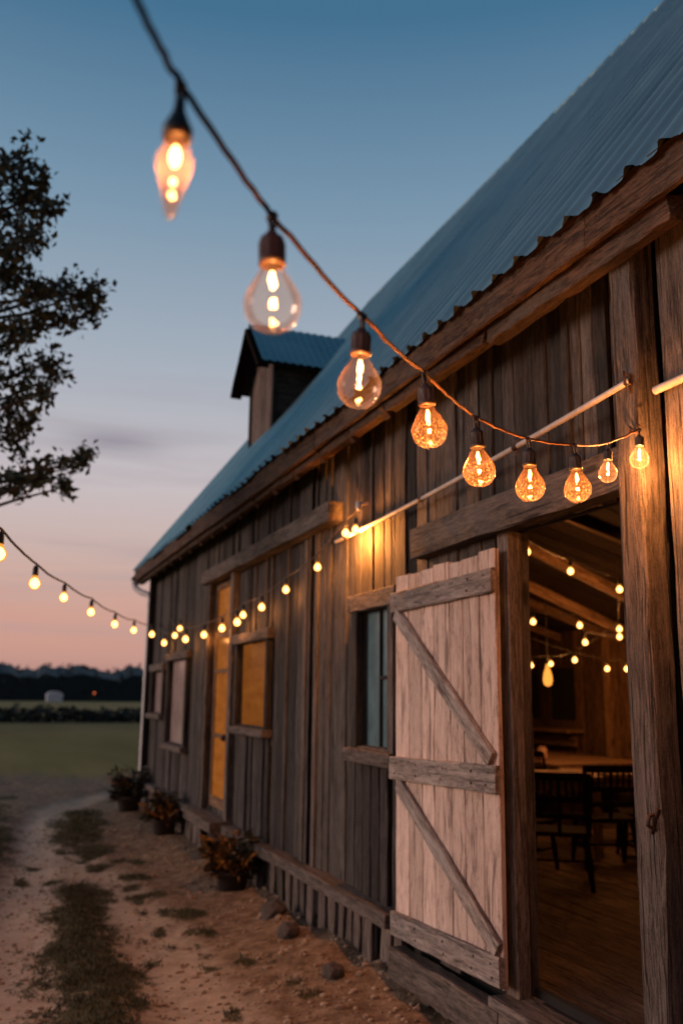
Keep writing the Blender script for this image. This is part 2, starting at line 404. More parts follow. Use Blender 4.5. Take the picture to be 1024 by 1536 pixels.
def gz(x, y):
    if x < -8 or x > 14 or y < -6 or y > 30: return 0
    k = 1-sstep(20, 30, y)
    z = .045*(noise.noise(V((x*.7, y*.5, 3)))) + .018*noise.noise(V((x*2.6, y*2.6, 1))) + .008*noise.noise(V((x*9, y*9, 5)))
    z -= .05*track_at(x, y)
    if x < 2.6 and y > 4: z += .07*sstep(1.7, 2.4, x)*(1+noise.noise(V((x*3, y*3, 8)))*.8)*(1-sstep(9, 14, y))
    z += .006*grass_at(x, y)
    return z*k
def grow(a, b, step, lo, hi):
    l = [a + i*step for i in range(int((b-a)/step)+1)]
    s_ = step; x = l[-1]
    while x < hi: s_ *= 1.35; x += s_; l.append(x)
    s_ = step; x = l[0]; pre = []
    while x > lo: s_ *= 1.35; x -= s_; pre.append(x)
    return pre[::-1] + l
xs = grow(-1.0, 3.2, .055, -700, 700); ys = grow(4.0, 19.0, .075, -300, 1500)
vs = [(x, y, gz(x, y)) for y in ys for x in xs]; nx = len(xs)
fs = [(j*nx+i, j*nx+i+1, (j+1)*nx+i+1, (j+1)*nx+i) for j in range(len(ys)-1) for i in range(nx-1)]
me = bpy.data.meshes.new('ground'); me.from_pydata(vs, [], fs); me.polygons.foreach_set('use_smooth', [True]*len(fs))
for nm, fn in (('grass', grass_at), ('track', track_at), ('field', lambda x, y: max(sstep(20.0, 22.6, y + .9*noise.noise(V((x*.6, y*.6, 2)))), sstep(-3, -6, x) if y > -50 else 1, sstep(16, 22, x)))):
    a = me.attributes.new(nm, 'FLOAT', 'POINT'); a.data.foreach_set('value', [fn(v[0], v[1]) for v in vs])
me.materials.append(M['ground']); me.update()
g = bpy.data.objects.new('ground', me); link(g); tag(g, kind='structure')

mb = MB()
for px, py, rx, ry in patches:
    if px < -.9 or py > 16: continue
    for i in range(int(260*rx*ry/.25*.9)):
        x = px+rnd.gauss(0, rx*.5); y = py+rnd.gauss(0, ry*.5)
        if grass_at(x, y)+.9*noise.noise(V((x*6, y*4, 0))) < .45: continue
        z = gz(x, y)
        for k in range(7):
            a = rnd.uniform(0, 6.28); L = rnd.uniform(.015, .05); lean = rnd.uniform(.2, 1.1)
            d = V((math.cos(a)*lean, math.sin(a)*lean, 1)).normalized()
            mb.leaf((x+rnd.uniform(-.03,.03), y+rnd.uniform(-.03,.03), z-.005), L, .006, n=V((math.cos(a+1.5), math.sin(a+1.5), .2)), d=d, fold=.1)
o = mb.build('grass', M['grass']); tag(o, 'short dark grass tufts between the wheel ruts of the dirt track', 'grass', kind='stuff')
mb = MB()
for i in range(3200):
    y = 4.3+rnd.random()**1.6*9; x = rnd.uniform(0, 2.45)
    if grass_at(x, y) > .5: continue
    r = rnd.choice((.005,.006,.008,.008,.011,.016,.022 if x > 1.5 else .012))*rnd.uniform(.7, 1.2)
    mb.blob((x, y, gz(x, y)+r*.3), (r*1.2, r, r*.7), .25, 1)
o = mb.build('gravel', plain('soil_clods', (.33,.24,.165), .95, 0, .5, 30)); tag(o, 'loose soil clods and small stones on the dirt track', 'gravel', kind='stuff')
for (x, y, r, lab) in ((2.27, 7.35, .11, 'dark stone lying against the barn skirting near the pale door'), (2.12, 5.62, .07, 'brown stone half sunk in the soil in front of the pale door foot'), (2.20, 6.75, .085, 'low flat stone in the soil between the dark stone and the pale door')):
    mb = MB(); mb.blob((0,0,0), (r, r*1.2, r*.75), .16, 2)
    o = mb.build('stone', M['rock']); o.matrix_world = Matrix.Translation((x, y, gz(x, y)+r*.3)); tag(o, lab, 'stone', 'stones along the barn foot')

# ------------------------------------------------------------------ barn
FZ = .36; X0 = 2.5; YE = 15.1; YN = -4.0
ZE, XE, SL, XR = 3.77, 2.18, 1.308, 6.5
ZR = ZE+SL*(XR-XE)
barn = empty('barn', (2.5, 5, 0), 'weathered wooden barn with blue grey corrugated roof, open doorway and small roof dormer', 'barn')
openings = [(3.18,4.12,FZ,2.60),(5.52,6.06,1.42,2.34),(8.36,9.44,1.46,2.27),(9.72,10.72,.52,3.04),(12.1,13.36,1.10,2.22),(13.78,14.75,1.48,2.10)]
def clip(y0, y1, z0, z1):
    ys_ = sorted(set([y0, y1] + [c for a in openings for c in a[:2] if y0 < c < y1]))
    for a, b in zip(ys_, ys_[1:]):
        if b-a < .012: continue
        m = (a+b)/2; segs = [(z0, z1)]
        for oy0, oy1, oz0, oz1 in openings:
            if oy0 < m < oy1:
                new = []
                for s0, s1 in segs:
                    if oz0 > s0: new.append((s0, min(s1, oz0)))
                    if oz1 < s1: new.append((max(s0, oz1), s1))
                segs = [s_ for s_ in new if s_[1]-s_[0] > .02]
        for s0, s1 in segs: yield a, b, s0, s1
mb = MB(); y = YN
while y < YE:
    w = rnd.choice((.10,.12,.14,.16,.18,.21,.24)); y1 = min(y+w, YE)
    xo = X0-.012+rnd.uniform(-.010, .010); gap = rnd.uniform(.004, .012)
    for a, b, s0, s1 in clip(y, y1-gap, FZ+rnd.uniform(-.06,.02), 4.10):
        if 7.10 < (a+b)/2 < 7.2: continue
        mb.beam((xo+.011, (a+b)/2, s0), (xo+.011, (a+b)/2, s1), b-a, .022, up=(1,0,0), seg=max(2, int((s1-s0)*3)), jit=.0035, ch=.004)
    if rnd.random() < .14 and not 2.6 < y1 < 3.2:                                                        # cover strip over the joint
        for a, b, s0, s1 in clip(y1-.03, y1+.02, FZ+.1, 4.08):
            if b-a < .03: continue
            mb.beam((xo-.010, (a+b)/2, s0), (xo-.010, (a+b)/2, s1), b-a, .018, up=(1,0,0), seg=8, jit=.003, ch=.004)
    y = y1
mb.build('wall', M['wall'], barn, 'side wall of dark weathered vertical boards')
mb = MB()
for a, b, s0, s1 in clip(YN, YE, .1, 4.12): mb.box(X0+.035, X0+.06, a, b, s0, s1)
mb.build('sheathing', M['black'], barn)
# gable ends, rear wall, inner room
def gable(y, t):
    m_ = MB(); x = 2.54
    while x < 10.4:
        w = .2; zt = min(ZE+SL*(x-XE), ZE+SL*(2*XR-XE-x-w)) - .12
        if x < XR < x+w: zt = ZR-.3
        m_.beam((x+w/2, y, .2), (x+w/2, y, zt), w-.008, t, up=(0,1,0), seg=4, jit=.003)
        x += w
    return m_
gable(YE-.02, .03).build('gable_wall', M['wall'], barn)
gable(YN+.02, .03).build('gable_wall', M['wall'], barn)
mb = MB(); mb.box(10.4, 10.44, YN, YE, 0, 4.2); mb.build('rear_wall', M['wall'], barn)
mb = MB(); x = X0+.07
while x < 7.6:
    w = .17; mb.beam((x+w/2, YN+.1, FZ-.03), (x+w/2, YE-.1, FZ-.03), w-.006, .06, seg=30, jit=.002, ch=.004); x += w
mb.build('floor', M['floor'], barn)
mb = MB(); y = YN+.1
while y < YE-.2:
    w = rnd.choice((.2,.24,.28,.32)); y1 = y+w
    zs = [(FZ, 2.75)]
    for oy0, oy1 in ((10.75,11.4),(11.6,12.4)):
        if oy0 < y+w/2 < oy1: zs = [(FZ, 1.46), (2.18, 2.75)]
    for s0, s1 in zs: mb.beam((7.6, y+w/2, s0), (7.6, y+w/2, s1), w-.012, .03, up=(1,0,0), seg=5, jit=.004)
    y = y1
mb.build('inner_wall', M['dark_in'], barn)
mb = MB(); mb.box(7.63, 7.66, YN, YE, 0, 2.9); mb.build('inner_wall_backing', M['black'], barn)
mb = MB(); mb.beam((7.42, 10.6, 1.33), (7.42, 12.6, 1.33), .28, .05, seg=8); mb.beam((7.5, 10.7, 1.2), (7.5, 12.5, 1.2), .05, .16)
mb.build('shelf', M['table'], barn)
for yy in (9.0, 9.9, 12.55):
    bar('wall_stud', (7.50, yy, FZ), (7.50, yy, 2.72), .12, .14, M['raft'], barn, up=(1,0,0))
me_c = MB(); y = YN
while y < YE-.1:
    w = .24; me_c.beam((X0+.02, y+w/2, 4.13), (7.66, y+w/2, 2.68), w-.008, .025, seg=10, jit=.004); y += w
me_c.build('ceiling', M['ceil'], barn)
for (ya, p, q) in ((4.6,(2.6,3.42),(7.5,2.05)),(5.6,(2.6,3.46),(7.5,2.12)),(7.0,(2.6,3.80),(7.5,1.95)),(8.4,(2.6,3.95),(7.5,2.16)),(9.6,(2.6,3.98),(7.5,2.48)),(11.0,(2.6,3.98),(7.5,2.60)),(12.6,(2.6,3.98),(7.5,2.62))):
    bar('rafter', (p[0], ya, p[1]), (q[0], ya, q[1]), .07, .10, M['raft'], barn)

# roof
mb = MB(); rr_ = random.Random(5)
per = .20; n_s = 16; rows = 8; Lx = XR-XE
cols = int((15.7-YN+.3)/per*n_s)
offs = {}
vs = []; fs = []
for i in range(cols+1):
    yy = YN-.3 + per*i/n_s
    sheet = int((yy+8)/.95); 
    if sheet not in offs: offs[sheet] = (rr_.uniform(-.025,.03), rr_.uniform(-.004,.006))
    ph = (yy/per) % 1
    hgt = .036*(math.cos(2*math.pi*ph)*.5+.5)**3.2 + offs[sheet][1]
    for j in range(rows+1):
        t = j/rows; x = XE+Lx*t
        if j == 0: x += offs[sheet][0]*.8+rr_.uniform(-.006,.006)
        wob = .012*noise.noise(V((x*1.3, yy*.8, 4)))
        z = ZE+SL*(x-XE)
        vs.append((x-(hgt+wob)*.79, yy, z+(hgt+wob)*.61))
for i in range(cols):
    for j in range(rows):
        a = i*(rows+1)+j; fs.append((a, a+rows+1, a+rows+2, a+1))
mb.add(vs, fs, True)
vs2 = [(2*XR-v[0], v[1], v[2]) for v in vs]; mb.add(vs2, [f[::-1] for f in fs], True)
roof = mb.build('roof', M['roof'], barn)
mb = MB()
for sgn in (1, -1):
    for k in range(-1, 1): pass
y = YN-.25
for sgn in (0, 1):
    a = (XE+.065, ZE+.006); b_ = (XR, ZR-.055)
    if sgn: a = (2*XR-a[0], a[1])
    vs = [(a[0],YN-.25,a[1]),(b_[0],YN-.25,b_[1]),(b_[0],15.62,b_[1]),(a[0],15.62,a[1])]
    vs += [(v[0], v[1], v[2]+.03) for v in vs]
    mb.add(vs, [(0,3,2,1),(4,5,6,7),(0,1,5,4),(1,2,6,5),(2,3,7,6),(3,0,4,7)])
mb.build('roof_deck', M['black'], roof)
mb = MB(); mb.tube([(XR, YN-.3, ZR+.02),(XR, 15.72, ZR+.02)], .035, 8); mb.build('ridge_cap', M['roof'], roof)
bar('rake_board', (XE+.03, 15.6, ZE-.16), (XR, 15.6, ZR-.18), .04, .16, M['fascia'], roof)
y = YN-.2; k = 0                                                      # two courses of fascia, patched from lengths
for (a, b) in ((YN-.2, 1.2),(1.2, 2.95),(2.95, 6.4),(6.4, 10.1),(10.1, 15.6)):
    bar('fascia_board', (XE+.045, a+.004, ZE-.062+rnd.uniform(-.008,.008)), (XE+.045, b-.004, ZE-.062+rnd.uniform(-.008,.008)), .035, .19, M['fascia'], barn, seg=14, jit=.004)
for (a, b, dz) in ((YN-.2, 2.35, .0),(2.5, 3.85, -.012),(3.9, 7.4, .01),(7.42, 15.5, .012)):
    bar('soffit_board', (XE+.115, a, ZE-.175+dz), (XE+.115, b, ZE-.175+dz), .075, .10, M['fascia'], barn, seg=14, jit=.007)
y = 5.2
while y < 15.3:
    bar('rafter_tail', (XE+.09, y, ZE-.215), (X0-.02, y, ZE-.02), .07, .09, M['fascia'], barn, seg=3); y += .62
mb = MB(); mb.beam((2.43, YN, 3.93), (2.43, YE, 3.93), .10, .12, seg=30, jit=.004); mb.build('wall_plate', M['fascia'], barn)

# dormer
dm = bpy.data.objects.new('dormer', None); link(dm, barn, Matrix.Translation((3.32, 11.85, 5.2)))
dm['label'] = 'small gabled dormer near the far end of the roof'
DX, DY0, DY1, DZ, DR = 3.32, 11.3, 12.4, 6.18, 6.90
mb = MB(); y = DY0
while y < DY1-.02:
    w = .183; zt = DZ+(DR-DZ)*(1-abs(y+w/2-11.85)/.68)-.02
    mb.beam((DX, y+w/2, 4.9), (DX, y+w/2, zt-.08), w-.008, .03, up=(1,0,0), seg=4, jit=.003); y += w
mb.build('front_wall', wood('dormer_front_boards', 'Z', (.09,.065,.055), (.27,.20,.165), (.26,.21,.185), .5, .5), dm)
for yy in (DY0, DY1):
    mb = MB(); z = 4.95
    while z < DZ-.06:
        xe = (z+.2-ZE)/SL+XE+.25
        mb.beam((DX+.03, yy, z+.07), (xe, yy, z+.07), .03, .15, seg=3, jit=.004)
        z += .135
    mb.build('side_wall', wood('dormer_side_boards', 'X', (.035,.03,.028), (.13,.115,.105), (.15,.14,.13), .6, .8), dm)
    mb = MB(); mb.beam((DX-.01, yy-.02 if yy == DY0 else yy+.02, 4.95), (DX-.01, yy-.02 if yy == DY0 else yy+.02, DZ+.02), .07, .07, seg=4, up=(1,0,0)); mb.build('corner_post', M['wall'], dm)
for s_ in (-1, 1):
    mb = MB(); vs = []; fs = []; nc = 64
    for i in range(nc+1):
        x = 3.08+1.75*i/nc; hg = .012*math.cos(2*math.pi*x/.11)
        for t in (0, .5, 1.0):
            yy = 11.85+s_*.74*t; z = DR-(DR-DZ+.07)*t*1.0
            vs.append((x, yy, z+hg+.03))
    for i in range(nc):
        for j in range(2):
            a = i*3+j; f = (a, a+3, a+4, a+1); fs.append(f if s_ < 0 else f[::-1])
    mb.add(vs, fs, True); mb.build('dormer_roof', M['roof'], dm)
    bar('barge_board', (3.10, 11.85, DR-.07), (3.10, 11.85+s_*.73, DZ-.13), .05, .16, M['darkwood'], dm, up=(1,0,0))
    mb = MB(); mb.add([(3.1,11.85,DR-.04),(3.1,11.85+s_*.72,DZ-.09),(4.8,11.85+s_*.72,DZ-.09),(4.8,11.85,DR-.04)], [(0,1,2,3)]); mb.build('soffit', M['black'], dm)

# corner downspout
mb = MB(); mb.tube([(2.20,15.55,3.60),(2.22,15.5,3.50),(2.30,15.38,3.42),(2.40,15.17,3.36),(2.42,15.12,3.28),(2.42,15.12,.3),(2.40,15.12,.14),(2.28,15.12,.08)], .05, 10)
dsp = mb.build('downspout', M['pipe'], barn)
mb = MB()
for z in (.9, 2.0, 3.2):
    mb = MB(); mb.tube([(2.42,15.12,z-.02),(2.42,15.12,z+.02)], .058, 10); mb.build('bracket', M['pipe'], dsp)
mb = MB(); mb.beam((2.44, 15.05, .3), (2.44, 15.05, 3.75), .1, .1, seg=8, up=(1,0,0)); mb.build('corner_board', M['wall'], barn)

# timbers on the wall
bar('track_beam', (2.42, 6.47, 3.155), (2.42, 10.95, 3.135), .13, .15, M['beam'], barn, seg=14, jit=.006)
bar('door_header', (2.44, 3.0, 2.70), (2.44, 5.08, 2.685), .10, .185, M['beam'], barn, seg=10, jit=.005)
bar('door_jamb', (2.495, 4.10, .36), (2.495, 4.095, 2.60), .11, .075, M['beam'], barn, up=(1,0,0))
bar('door_jamb', (2.565, 4.115, .36), (2.565, 4.105, 2.60), .10, .06, M['postwood'], barn, up=(1,0,0))
bar('corner_post', (2.395, 2.91, .30), (2.395, 2.90, 3.76), .145, .12, M['postwood'], barn, up=(1,0,0), seg=22, jit=.006, ch=.012)
bar('wall_batten', (2.475, 7.02, .45), (2.475, 7.02, 3.07), .07, .035, M['postwood'], barn, up=(1,0,0))
bar('wall_batten', (2.475, 7.30, .45), (2.475, 7.30, 3.07), .07, .035, M['postwood'], barn, up=(1,0,0))
for (yy, w, z0) in ((2.645,.22,.36),(2.41,.24,.36),(2.15,.24,.36),(1.9,.22,.36)):
    bar('wall_board', (2.415, yy, z0), (2.415, yy, 3.72), w, .03, M['postwood'], barn, up=(1,0,0), seg=16, jit=.004)
bar('sill_beam', (2.43, 5.36, .425), (2.43, 9.6, .405), .16, .085, M['beam'], barn, seg=14, jit=.006)
bar('sill_beam', (2.43, 10.9, .40), (2.43, 14.9, .39), .12, .08, M['beam'], barn, seg=14, jit=.006)
bar('door_step', (2.38, 9.55, .42), (2.38, 10.88, .42), .28, .11, M['beam'], barn)
bar('ground_beam', (2.39, 4.05, .235), (2.39, 5.28, .225), .10, .17, M['beam'], barn, jit=.006)
bar('threshold', (2.46, 2.2, .31), (2.46, 4.14, .31), .22, .10, M['beam'], barn, jit=.004)
M['skirt'] = wood('skirting_boards', 'Z', (.05,.04,.033), (.19,.15,.125), (.2,.17,.15), .6, .8)
for (ya, yb) in ((2.2, 9.55), (10.9, 14.9)):
    mb = MB(); y = ya
    while y < yb:
        w = rnd.uniform(.10,.17)
        mb.beam((2.47+rnd.uniform(-.015,.015), y+w/2, -.12), (2.47+rnd.uniform(-.015,.015), y+w/2+rnd.uniform(-.01,.01), .385 if y > 5.3 else .25), w, .03, up=(1,0,0), seg=3, jit=.005)
        y += w+rnd.choice((.02,.04,.07,.10))
    mb.build('skirting', M['skirt'], barn)
mb = MB(); mb.box(2.56, 2.6, 2.0, 14.9, -.2, .4); mb.build('skirting_backing', M['black'], barn)

def window(name, y0, y1, z0, z1, pane, x=2.46, fw=.07, muntin=False, label=None, sill=True):
    mbf = MB()
    mbf.beam((x, y0-fw*.5, z0-.02), (x, y0-fw*.5, z1+.02), fw, .06, up=(1,0,0), seg=4); mbf.beam((x, y1+fw*.5, z0-.02), (x, y1+fw*.5, z1+.02), fw, .06, up=(1,0,0), seg=4)
    mbf.beam((x+.01, y0-fw*.9, z1+.02), (x+.01, y1+fw*.9, z1+.02), .05, .03, seg=3); mbf.beam((x+.01, y0-fw*.9, z0-.02), (x+.01, y1+fw*.9, z0-.02), .05, .03, seg=3)
    w_ = mbf.build(name, M['wall'], barn, label)
    bar('lintel', (x-.002, y0-fw-.05, z1+fw*.5+.02), (x-.002, y1+fw+.05, z1+fw*.5+.02), .09, fw+.03, M['beam'], w_)
    if sill: bar('sill', (x-.02, y0-fw-.04, z0-fw*.5-.02), (x-.02, y1+fw+.04, z0-fw*.5-.02), .11, fw, M['beam'], w_)
    m_ = MB(); m_.box(2.515, 2.522, y0-.02, y1+.02, z0-.02, z1+.02); m_.build('pane', pane, w_)
    if muntin:
        m_ = MB(); m_.box(2.497, 2.513, (y0+y1)/2-.012, (y0+y1)/2+.012, z0, z1)
        m_.box(2.497, 2.513, y0, (y0+y1)/2-.012, (z0+z1)/2-.012, (z0+z1)/2+.012); m_.build('muntin', M['wall'], w_)
    return w_
window('window', 5.52, 6.06, 1.42, 2.34, M['pane_dirty'], muntin=True, label='narrow window with dirty bluish panes beside the pale door', fw=.09)
window('window', 8.36, 9.44, 1.46, 2.27, M['lit_win'], label='window glowing amber')
window('window', 12.1, 13.36, 1.10, 2.22, M['pane_pink'], label='tall window with pale pinkish pane')
window('window', 13.78, 14.75, 1.48, 2.10, M['pane_pink'], label='small window with pale pane by the downspout')
mb = MB()
for (yy, w) in ((5.62,.13),(5.76,.13),(5.90,.13),(6.03,.12)): mb.beam((2.462, yy, .47), (2.462, yy, 1.33), w-.008, .025, up=(1,0,0), seg=4, jit=.003)
mb.build('window_apron', wood('dark_panel_boards', 'Z', (.02,.017,.016), (.065,.055,.05), None, 0, .5), barn, 'dark boarded panel under the narrow window')
# lit entrance door
ld = MB(); ld.box(2.515, 2.54, 9.74, 10.70, .53, 3.03); ld = ld.build('entrance_door', M['lit_door'], barn, 'narrow entrance door glowing amber')
for z, h in ((.58,.12),(1.30,.05),(2.02,.05),(2.44,.08),(3.0,.07)): bar('door_rail', (2.505, 9.75, z), (2.505, 10.69, z), .02, h, M['raft'], ld, jit=.001)
for yy in (9.77, 10.67): bar('door_stile', (2.505, yy, .54), (2.505, yy, 3.02), .06, .018, M['raft'], ld, up=(1,0,0), jit=.001)
mb = MB(); mb.tube([(2.49,9.86,1.30),(2.44,9.86,1.30)], .014, 8); mb.blob((2.43,9.86,1.30), .035, .03, 2); mb.build('door_knob', M['iron'], ld)
for yy in (9.66, 10.80): bar('door_frame', (2.465, yy, .45), (2.465, yy, 3.07), .11, .10, M['beam'], barn, up=(1,0,0))
bar('door_frame', (2.465, 8.26-.0, .45), (2.465, 8.26, 1.3), .05, .03, M['wall'], barn, up=(1,0,0))

# pale sliding door
bd = MB(); y = 4.06; k = 0
ws = [.17,.19,.15,.20,.16,.18,.19]; sc_ = 1.235/sum(ws)
for w in ws:
    w *= sc_
    bd.beam((2.405, y+w/2, .41+rnd.uniform(-.012,.01)), (2.405, y+w/2, 2.505+rnd.uniform(-.012,.008)), w-.007, .026, up=(1,0,0), seg=10, jit=.0018, ch=.003); y += w
bd = bd.build('barn_door', M['doorwood'], barn, 'pale pinkish plank door with grey rails and diagonal braces')
for z, z2 in ((2.345,2.36),(1.325,1.37),(.405,.52)): pass
bar('door_rail', (2.375, 4.05, 2.345), (2.375, 5.31, 2.335), .034, .125, M['rail'], bd, seg=12, jit=.003)
bar('door_rail', (2.375, 4.05, 1.36), (2.375, 5.32, 1.325), .034, .135, M['rail'], bd, seg=12, jit=.003)
bar('door_rail', (2.375, 4.05, .48), (2.375, 5.30, .435), .034, .135, M['rail'], bd, seg=12, jit=.003)
bar('door_brace', (2.374, 5.24, 2.26), (2.374, 4.11, 1.45), .030, .088, M['rail'], bd, seg=12, jit=.003)
bar('door_brace', (2.374, 5.22, 1.24), (2.374, 4.08, .575), .030, .088, M['rail'], bd, seg=12, jit=.003)
rail_face = None
for rail in [c for c in bd.children if c.name.startswith('door_rail')]:      # nail heads belong to their rail
    side_ = WORLD[rail].to_3x3() @ V((0,1,0)); rail_face = .0165*(-1 if side_.x > 0 else 1)
    me_r = rail.data; me_r.materials.append(M['iron']); bm_ = bmesh.new(); bm_.from_mesh(me_r)
    for xx in (.07, .25, .57, .90, 1.17):
        for dz in (-.03, .03):
            r_ = bmesh.ops.create_icosphere(bm_, subdivisions=1, radius=.008, matrix=Matrix.Translation((xx+rnd.uniform(-.02,.02), rail_face, dz)))
            for f_ in set(f_ for v_ in r_['verts'] for f_ in v_.link_faces): f_.material_index = 1
    bm_.to_mesh(me_r); bm_.free()
mb = MB(); mb.tube([(2.345,2.855,1.34),(2.31,2.86,1.335),(2.30,2.86,1.30),(2.33,2.86,1.285)], .008, 8); mb.tube([(2.335,2.84,1.36),(2.33,2.88,1.27)], .01, 6)
mb.build('latch_hook', M['iron'], barn)

# white conduit along the wall, two lengths
mb = MB(); pts = []
for i in range(17):
    t = i/16; yy = 6.52+(2.86-6.52)*t; pts.append((2.44-.11*t, yy, 2.925+.09*t - .10*4*t*(1-t)*.25))
mb.tube(pts, .0135, 8)
cd = mb.build('conduit', M['conduit'], None, origin=(2.44, 6.52, 2.9)); tag(cd, 'long off-white pipe rising along the wall boards to the corner post', 'pipe', 'off-white pipes on the wall')
for t in (.12, .45, .78):
    q = [V(pts[int(t*16)+k]) for k in (0, 1)]; mb = MB(); dd = (q[1]-q[0]).normalized()
    mb.tube([q[0]-dd*.02, q[0]+dd*.02], .017, 8); mb.beam(q[0]+V((.005,0,.035)), q[0]+V((.005,0,-.035)), .03, .006, up=(1,0,0), seg=2); mb.build('clamp', M['iron'], cd)
mb = MB(); mb.tube([(2.375,2.77,2.95),(2.375,2.2,2.95),(2.375,1.2,2.96),(2.375,-1,2.97)], .017, 8)
c2 = mb.build('conduit', M['conduit'], None, origin=(2.40, 2.78, 2.95)); tag(c2, 'short off-white pipe end on the boards beyond the corner post', 'pipe', 'off-white pipes on the wall')
mb = MB()
mb.tube([(2.33,2.86,3.03),(2.30,2.86,3.05),(2.31,2.87,3.0),(2.33,2.86,2.96),(2.32,2.85,3.04)], .006, 6)
mb.tube([(2.34,2.88,3.05),(2.31,2.84,2.99)], .005, 6); mb.build('tie_wire', M['iron'], cd)

# ------------------------------------------------------------------ light bulbs
sock = MB()
sock.lathe([(0,-.026),(.008,-.026),(.009,-.031),(.0155,-.034),(.017,-.040),(.0165,-.064),(.018,-.066),(.018,-.072),(.0145,-.073),(.0,-.073)], n=20)
for k in range(10):
    a = k*.628; sock.tube([(.0165*math.cos(a), .0165*math.sin(a), -.040),(.0165*math.cos(a), .0165*math.sin(a), -.063)], .0015, 5)
hang = MB(); hang.tube([(0,0,.004),(.003,0,-.008),(.002,.002,-.028)], .0035, 8); hang.tube([(-.006,0,.005),(-.005,.002,-.01),(-.001,0,-.028)], .0025, 6)
hang.tube([(0,-.006,-.004),(0,.007,-.002)], .006, 8)
def bulb_prof(n=22):
    p = [(.0135,-.070),(.0145,-.077)]
    for i in range(n+1):
        a = R(30) - (R(30)+R(90))*i/n
        p.append((.0375*math.cos(a), -.128+.0375*math.sin(a)))
    p[2:2] = [(.0190,-.0855),(.0238,-.0935),(.0285,-.1015)]
    return p
gl = MB(); gl.lathe([(r if r > 1e-5 else 1e-5, z) for r, z in bulb_prof()], n=32)
fl = MB()
fl.tube([(.0,.0,-.082),(.001,0,-.092),(-.001,.001,-.101),(0,0,-.106)], [.0022,.0045,.0045,.002], 8)
fw = MB(); r2 = random.Random(11)
for i in range(190):
    a = r2.uniform(0, 6.28); zz = -.106-.055*r2.random()**.8
    rm = math.sqrt(max(0, .0355**2-(zz+.128)**2))*r2.uniform(.55, .99)
    c = (rm*math.cos(a), rm*math.sin(a), zz); s_ = r2.uniform(.0003,.00065)
    fw.add([(c[0]+s_,c[1],c[2]),(c[0]-s_,c[1],c[2]),(c[0],c[1]+s_,c[2]),(c[0],c[1]-s_,c[2]),(c[0],c[1],c[2]+s_),(c[0],c[1],c[2]-s_)],
           [(0,2,4),(2,1,4),(1,3,4),(3,0,4),(2,0,5),(1,2,5),(3,1,5),(0,3,5)])
fw.tube([(.004,.002,-.150),(-.004,0,-.153),(.001,-.003,-.1555)], [.002,.004,.002], 7)
fw2 = MB(); fw2.tube([(.004,.002,-.150),(-.004,0,-.153),(.001,-.003,-.1555)], [.002,.004,.002], 7)
I4 = Matrix()
me_sock = sock.mesh('socket', M['rubber'], I4); me_sockb = sock.mesh('socket', M['brown_socket'], I4); me_hang = hang.mesh('hanger', M['rubber'], I4)
me_gl = gl.mesh('bulb_glass', M['glass'], I4); me_gla = gl.mesh('bulb_glass', M['glass_amber'], I4)
me_fil = fl.mesh('filament', M['fil'], I4); me_fw = fw.mesh('fairy_wire', M['spark'], I4); me_fw2 = fw2.mesh('fairy_wire', M['spark'], I4)
# cone shaped first bulb
cs = MB(); cs.lathe([(0,-.018),(.006,-.02),(.007,-.034),(.012,-.046),(.0175,-.058),(.0165,-.070),(.013,-.071),(0,-.071)], n=20)
cg = MB(); cg.lathe([(.0125,-.068),(.0125,-.077),(.0165,-.085),(.0205,-.096),(.0205,-.106),(.0172,-.120),(.0128,-.136),(.0090,-.150),(.0060,-.163),(.003,-.168),(1e-5,-.169)], n=28)
cf = MB(); cf.tube([(0,0,-.080),(0,0,-.088),(0,0,-.097),(0,0,-.104)], [.003,.006,.006,.003], 8); cf.tube([(0,0,-.121),(0,0,-.126)], .003, 7)
me_cs = cs.mesh('socket', M['rubber'], I4); me_cg = cg.mesh('bulb_glass', M['glass_cone'], I4); me_cf = cf.mesh('filament', M['fil'], I4)

def child(name, me, root, loc=(0,0,0)):
    o = bpy.data.objects.new(name, me); C.objects.link(o); o.parent = root; o.location = loc; return o
def lamp(root, w, z, rad=.006, col=WARM):
    L = bpy.data.lights.new('glow', 'POINT'); L.energy = w; L.color = col; L.shadow_soft_size = rad
    o = bpy.data.objects.new('glow', L); C.objects.link(o); o.parent = root; o.location = (0,0,z); return o

P1 = [(.155,.94,2.44),(.335,1.18,2.44),(.60,1.48,2.45),(.89,1.81,2.49),(1.17,2.07,2.49),(1.47,2.28,2.52),(1.74,2.43,2.57),(2.05,2.66,2.67),(2.25,2.725,2.765)]
def cord(name, pts, r, mat, sub=10, sag=.02, label=None, group=None, wob=.0015):
    mb_ = MB(); full = []
    for a, b in zip(pts, pts[1:]):
        a = V(a); b = V(b)
        for i in range(sub):
            t = i/sub; p = a.lerp(b, t); p.z -= sag*(a-b).length*4*t*(1-t)
            full.append(p + V((rnd.uniform(-1,1), rnd.uniform(-1,1), rnd.uniform(-1,1)))*wob)
    full.append(V(pts[-1])); mb_.tube(full, r, 8)
    o = mb_.build(name, mat, None, origin=pts[0]); tag(o, label, 'cable', group); return o
endp = (2.34,2.86,2.80)
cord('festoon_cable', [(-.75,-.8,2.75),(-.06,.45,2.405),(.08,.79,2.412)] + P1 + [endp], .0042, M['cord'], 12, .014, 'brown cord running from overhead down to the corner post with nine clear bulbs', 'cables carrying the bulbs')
hk = MB(); hk.tube([(2.345,2.87,2.80),(2.31,2.86,2.80),(2.30,2.84,2.81),(2.31,2.83,2.79)], .005, 6); hk.tube([(2.33,2.83,2.80),(2.30,2.80,2.815),(2.31,2.79,2.80)], .004, 6)
hk = hk.build('hook', M['iron'], None, origin=(2.34,2.86,2.8)); tag(hk, 'rusty wire hook on the corner post holding the end of the brown cord', 'hook')
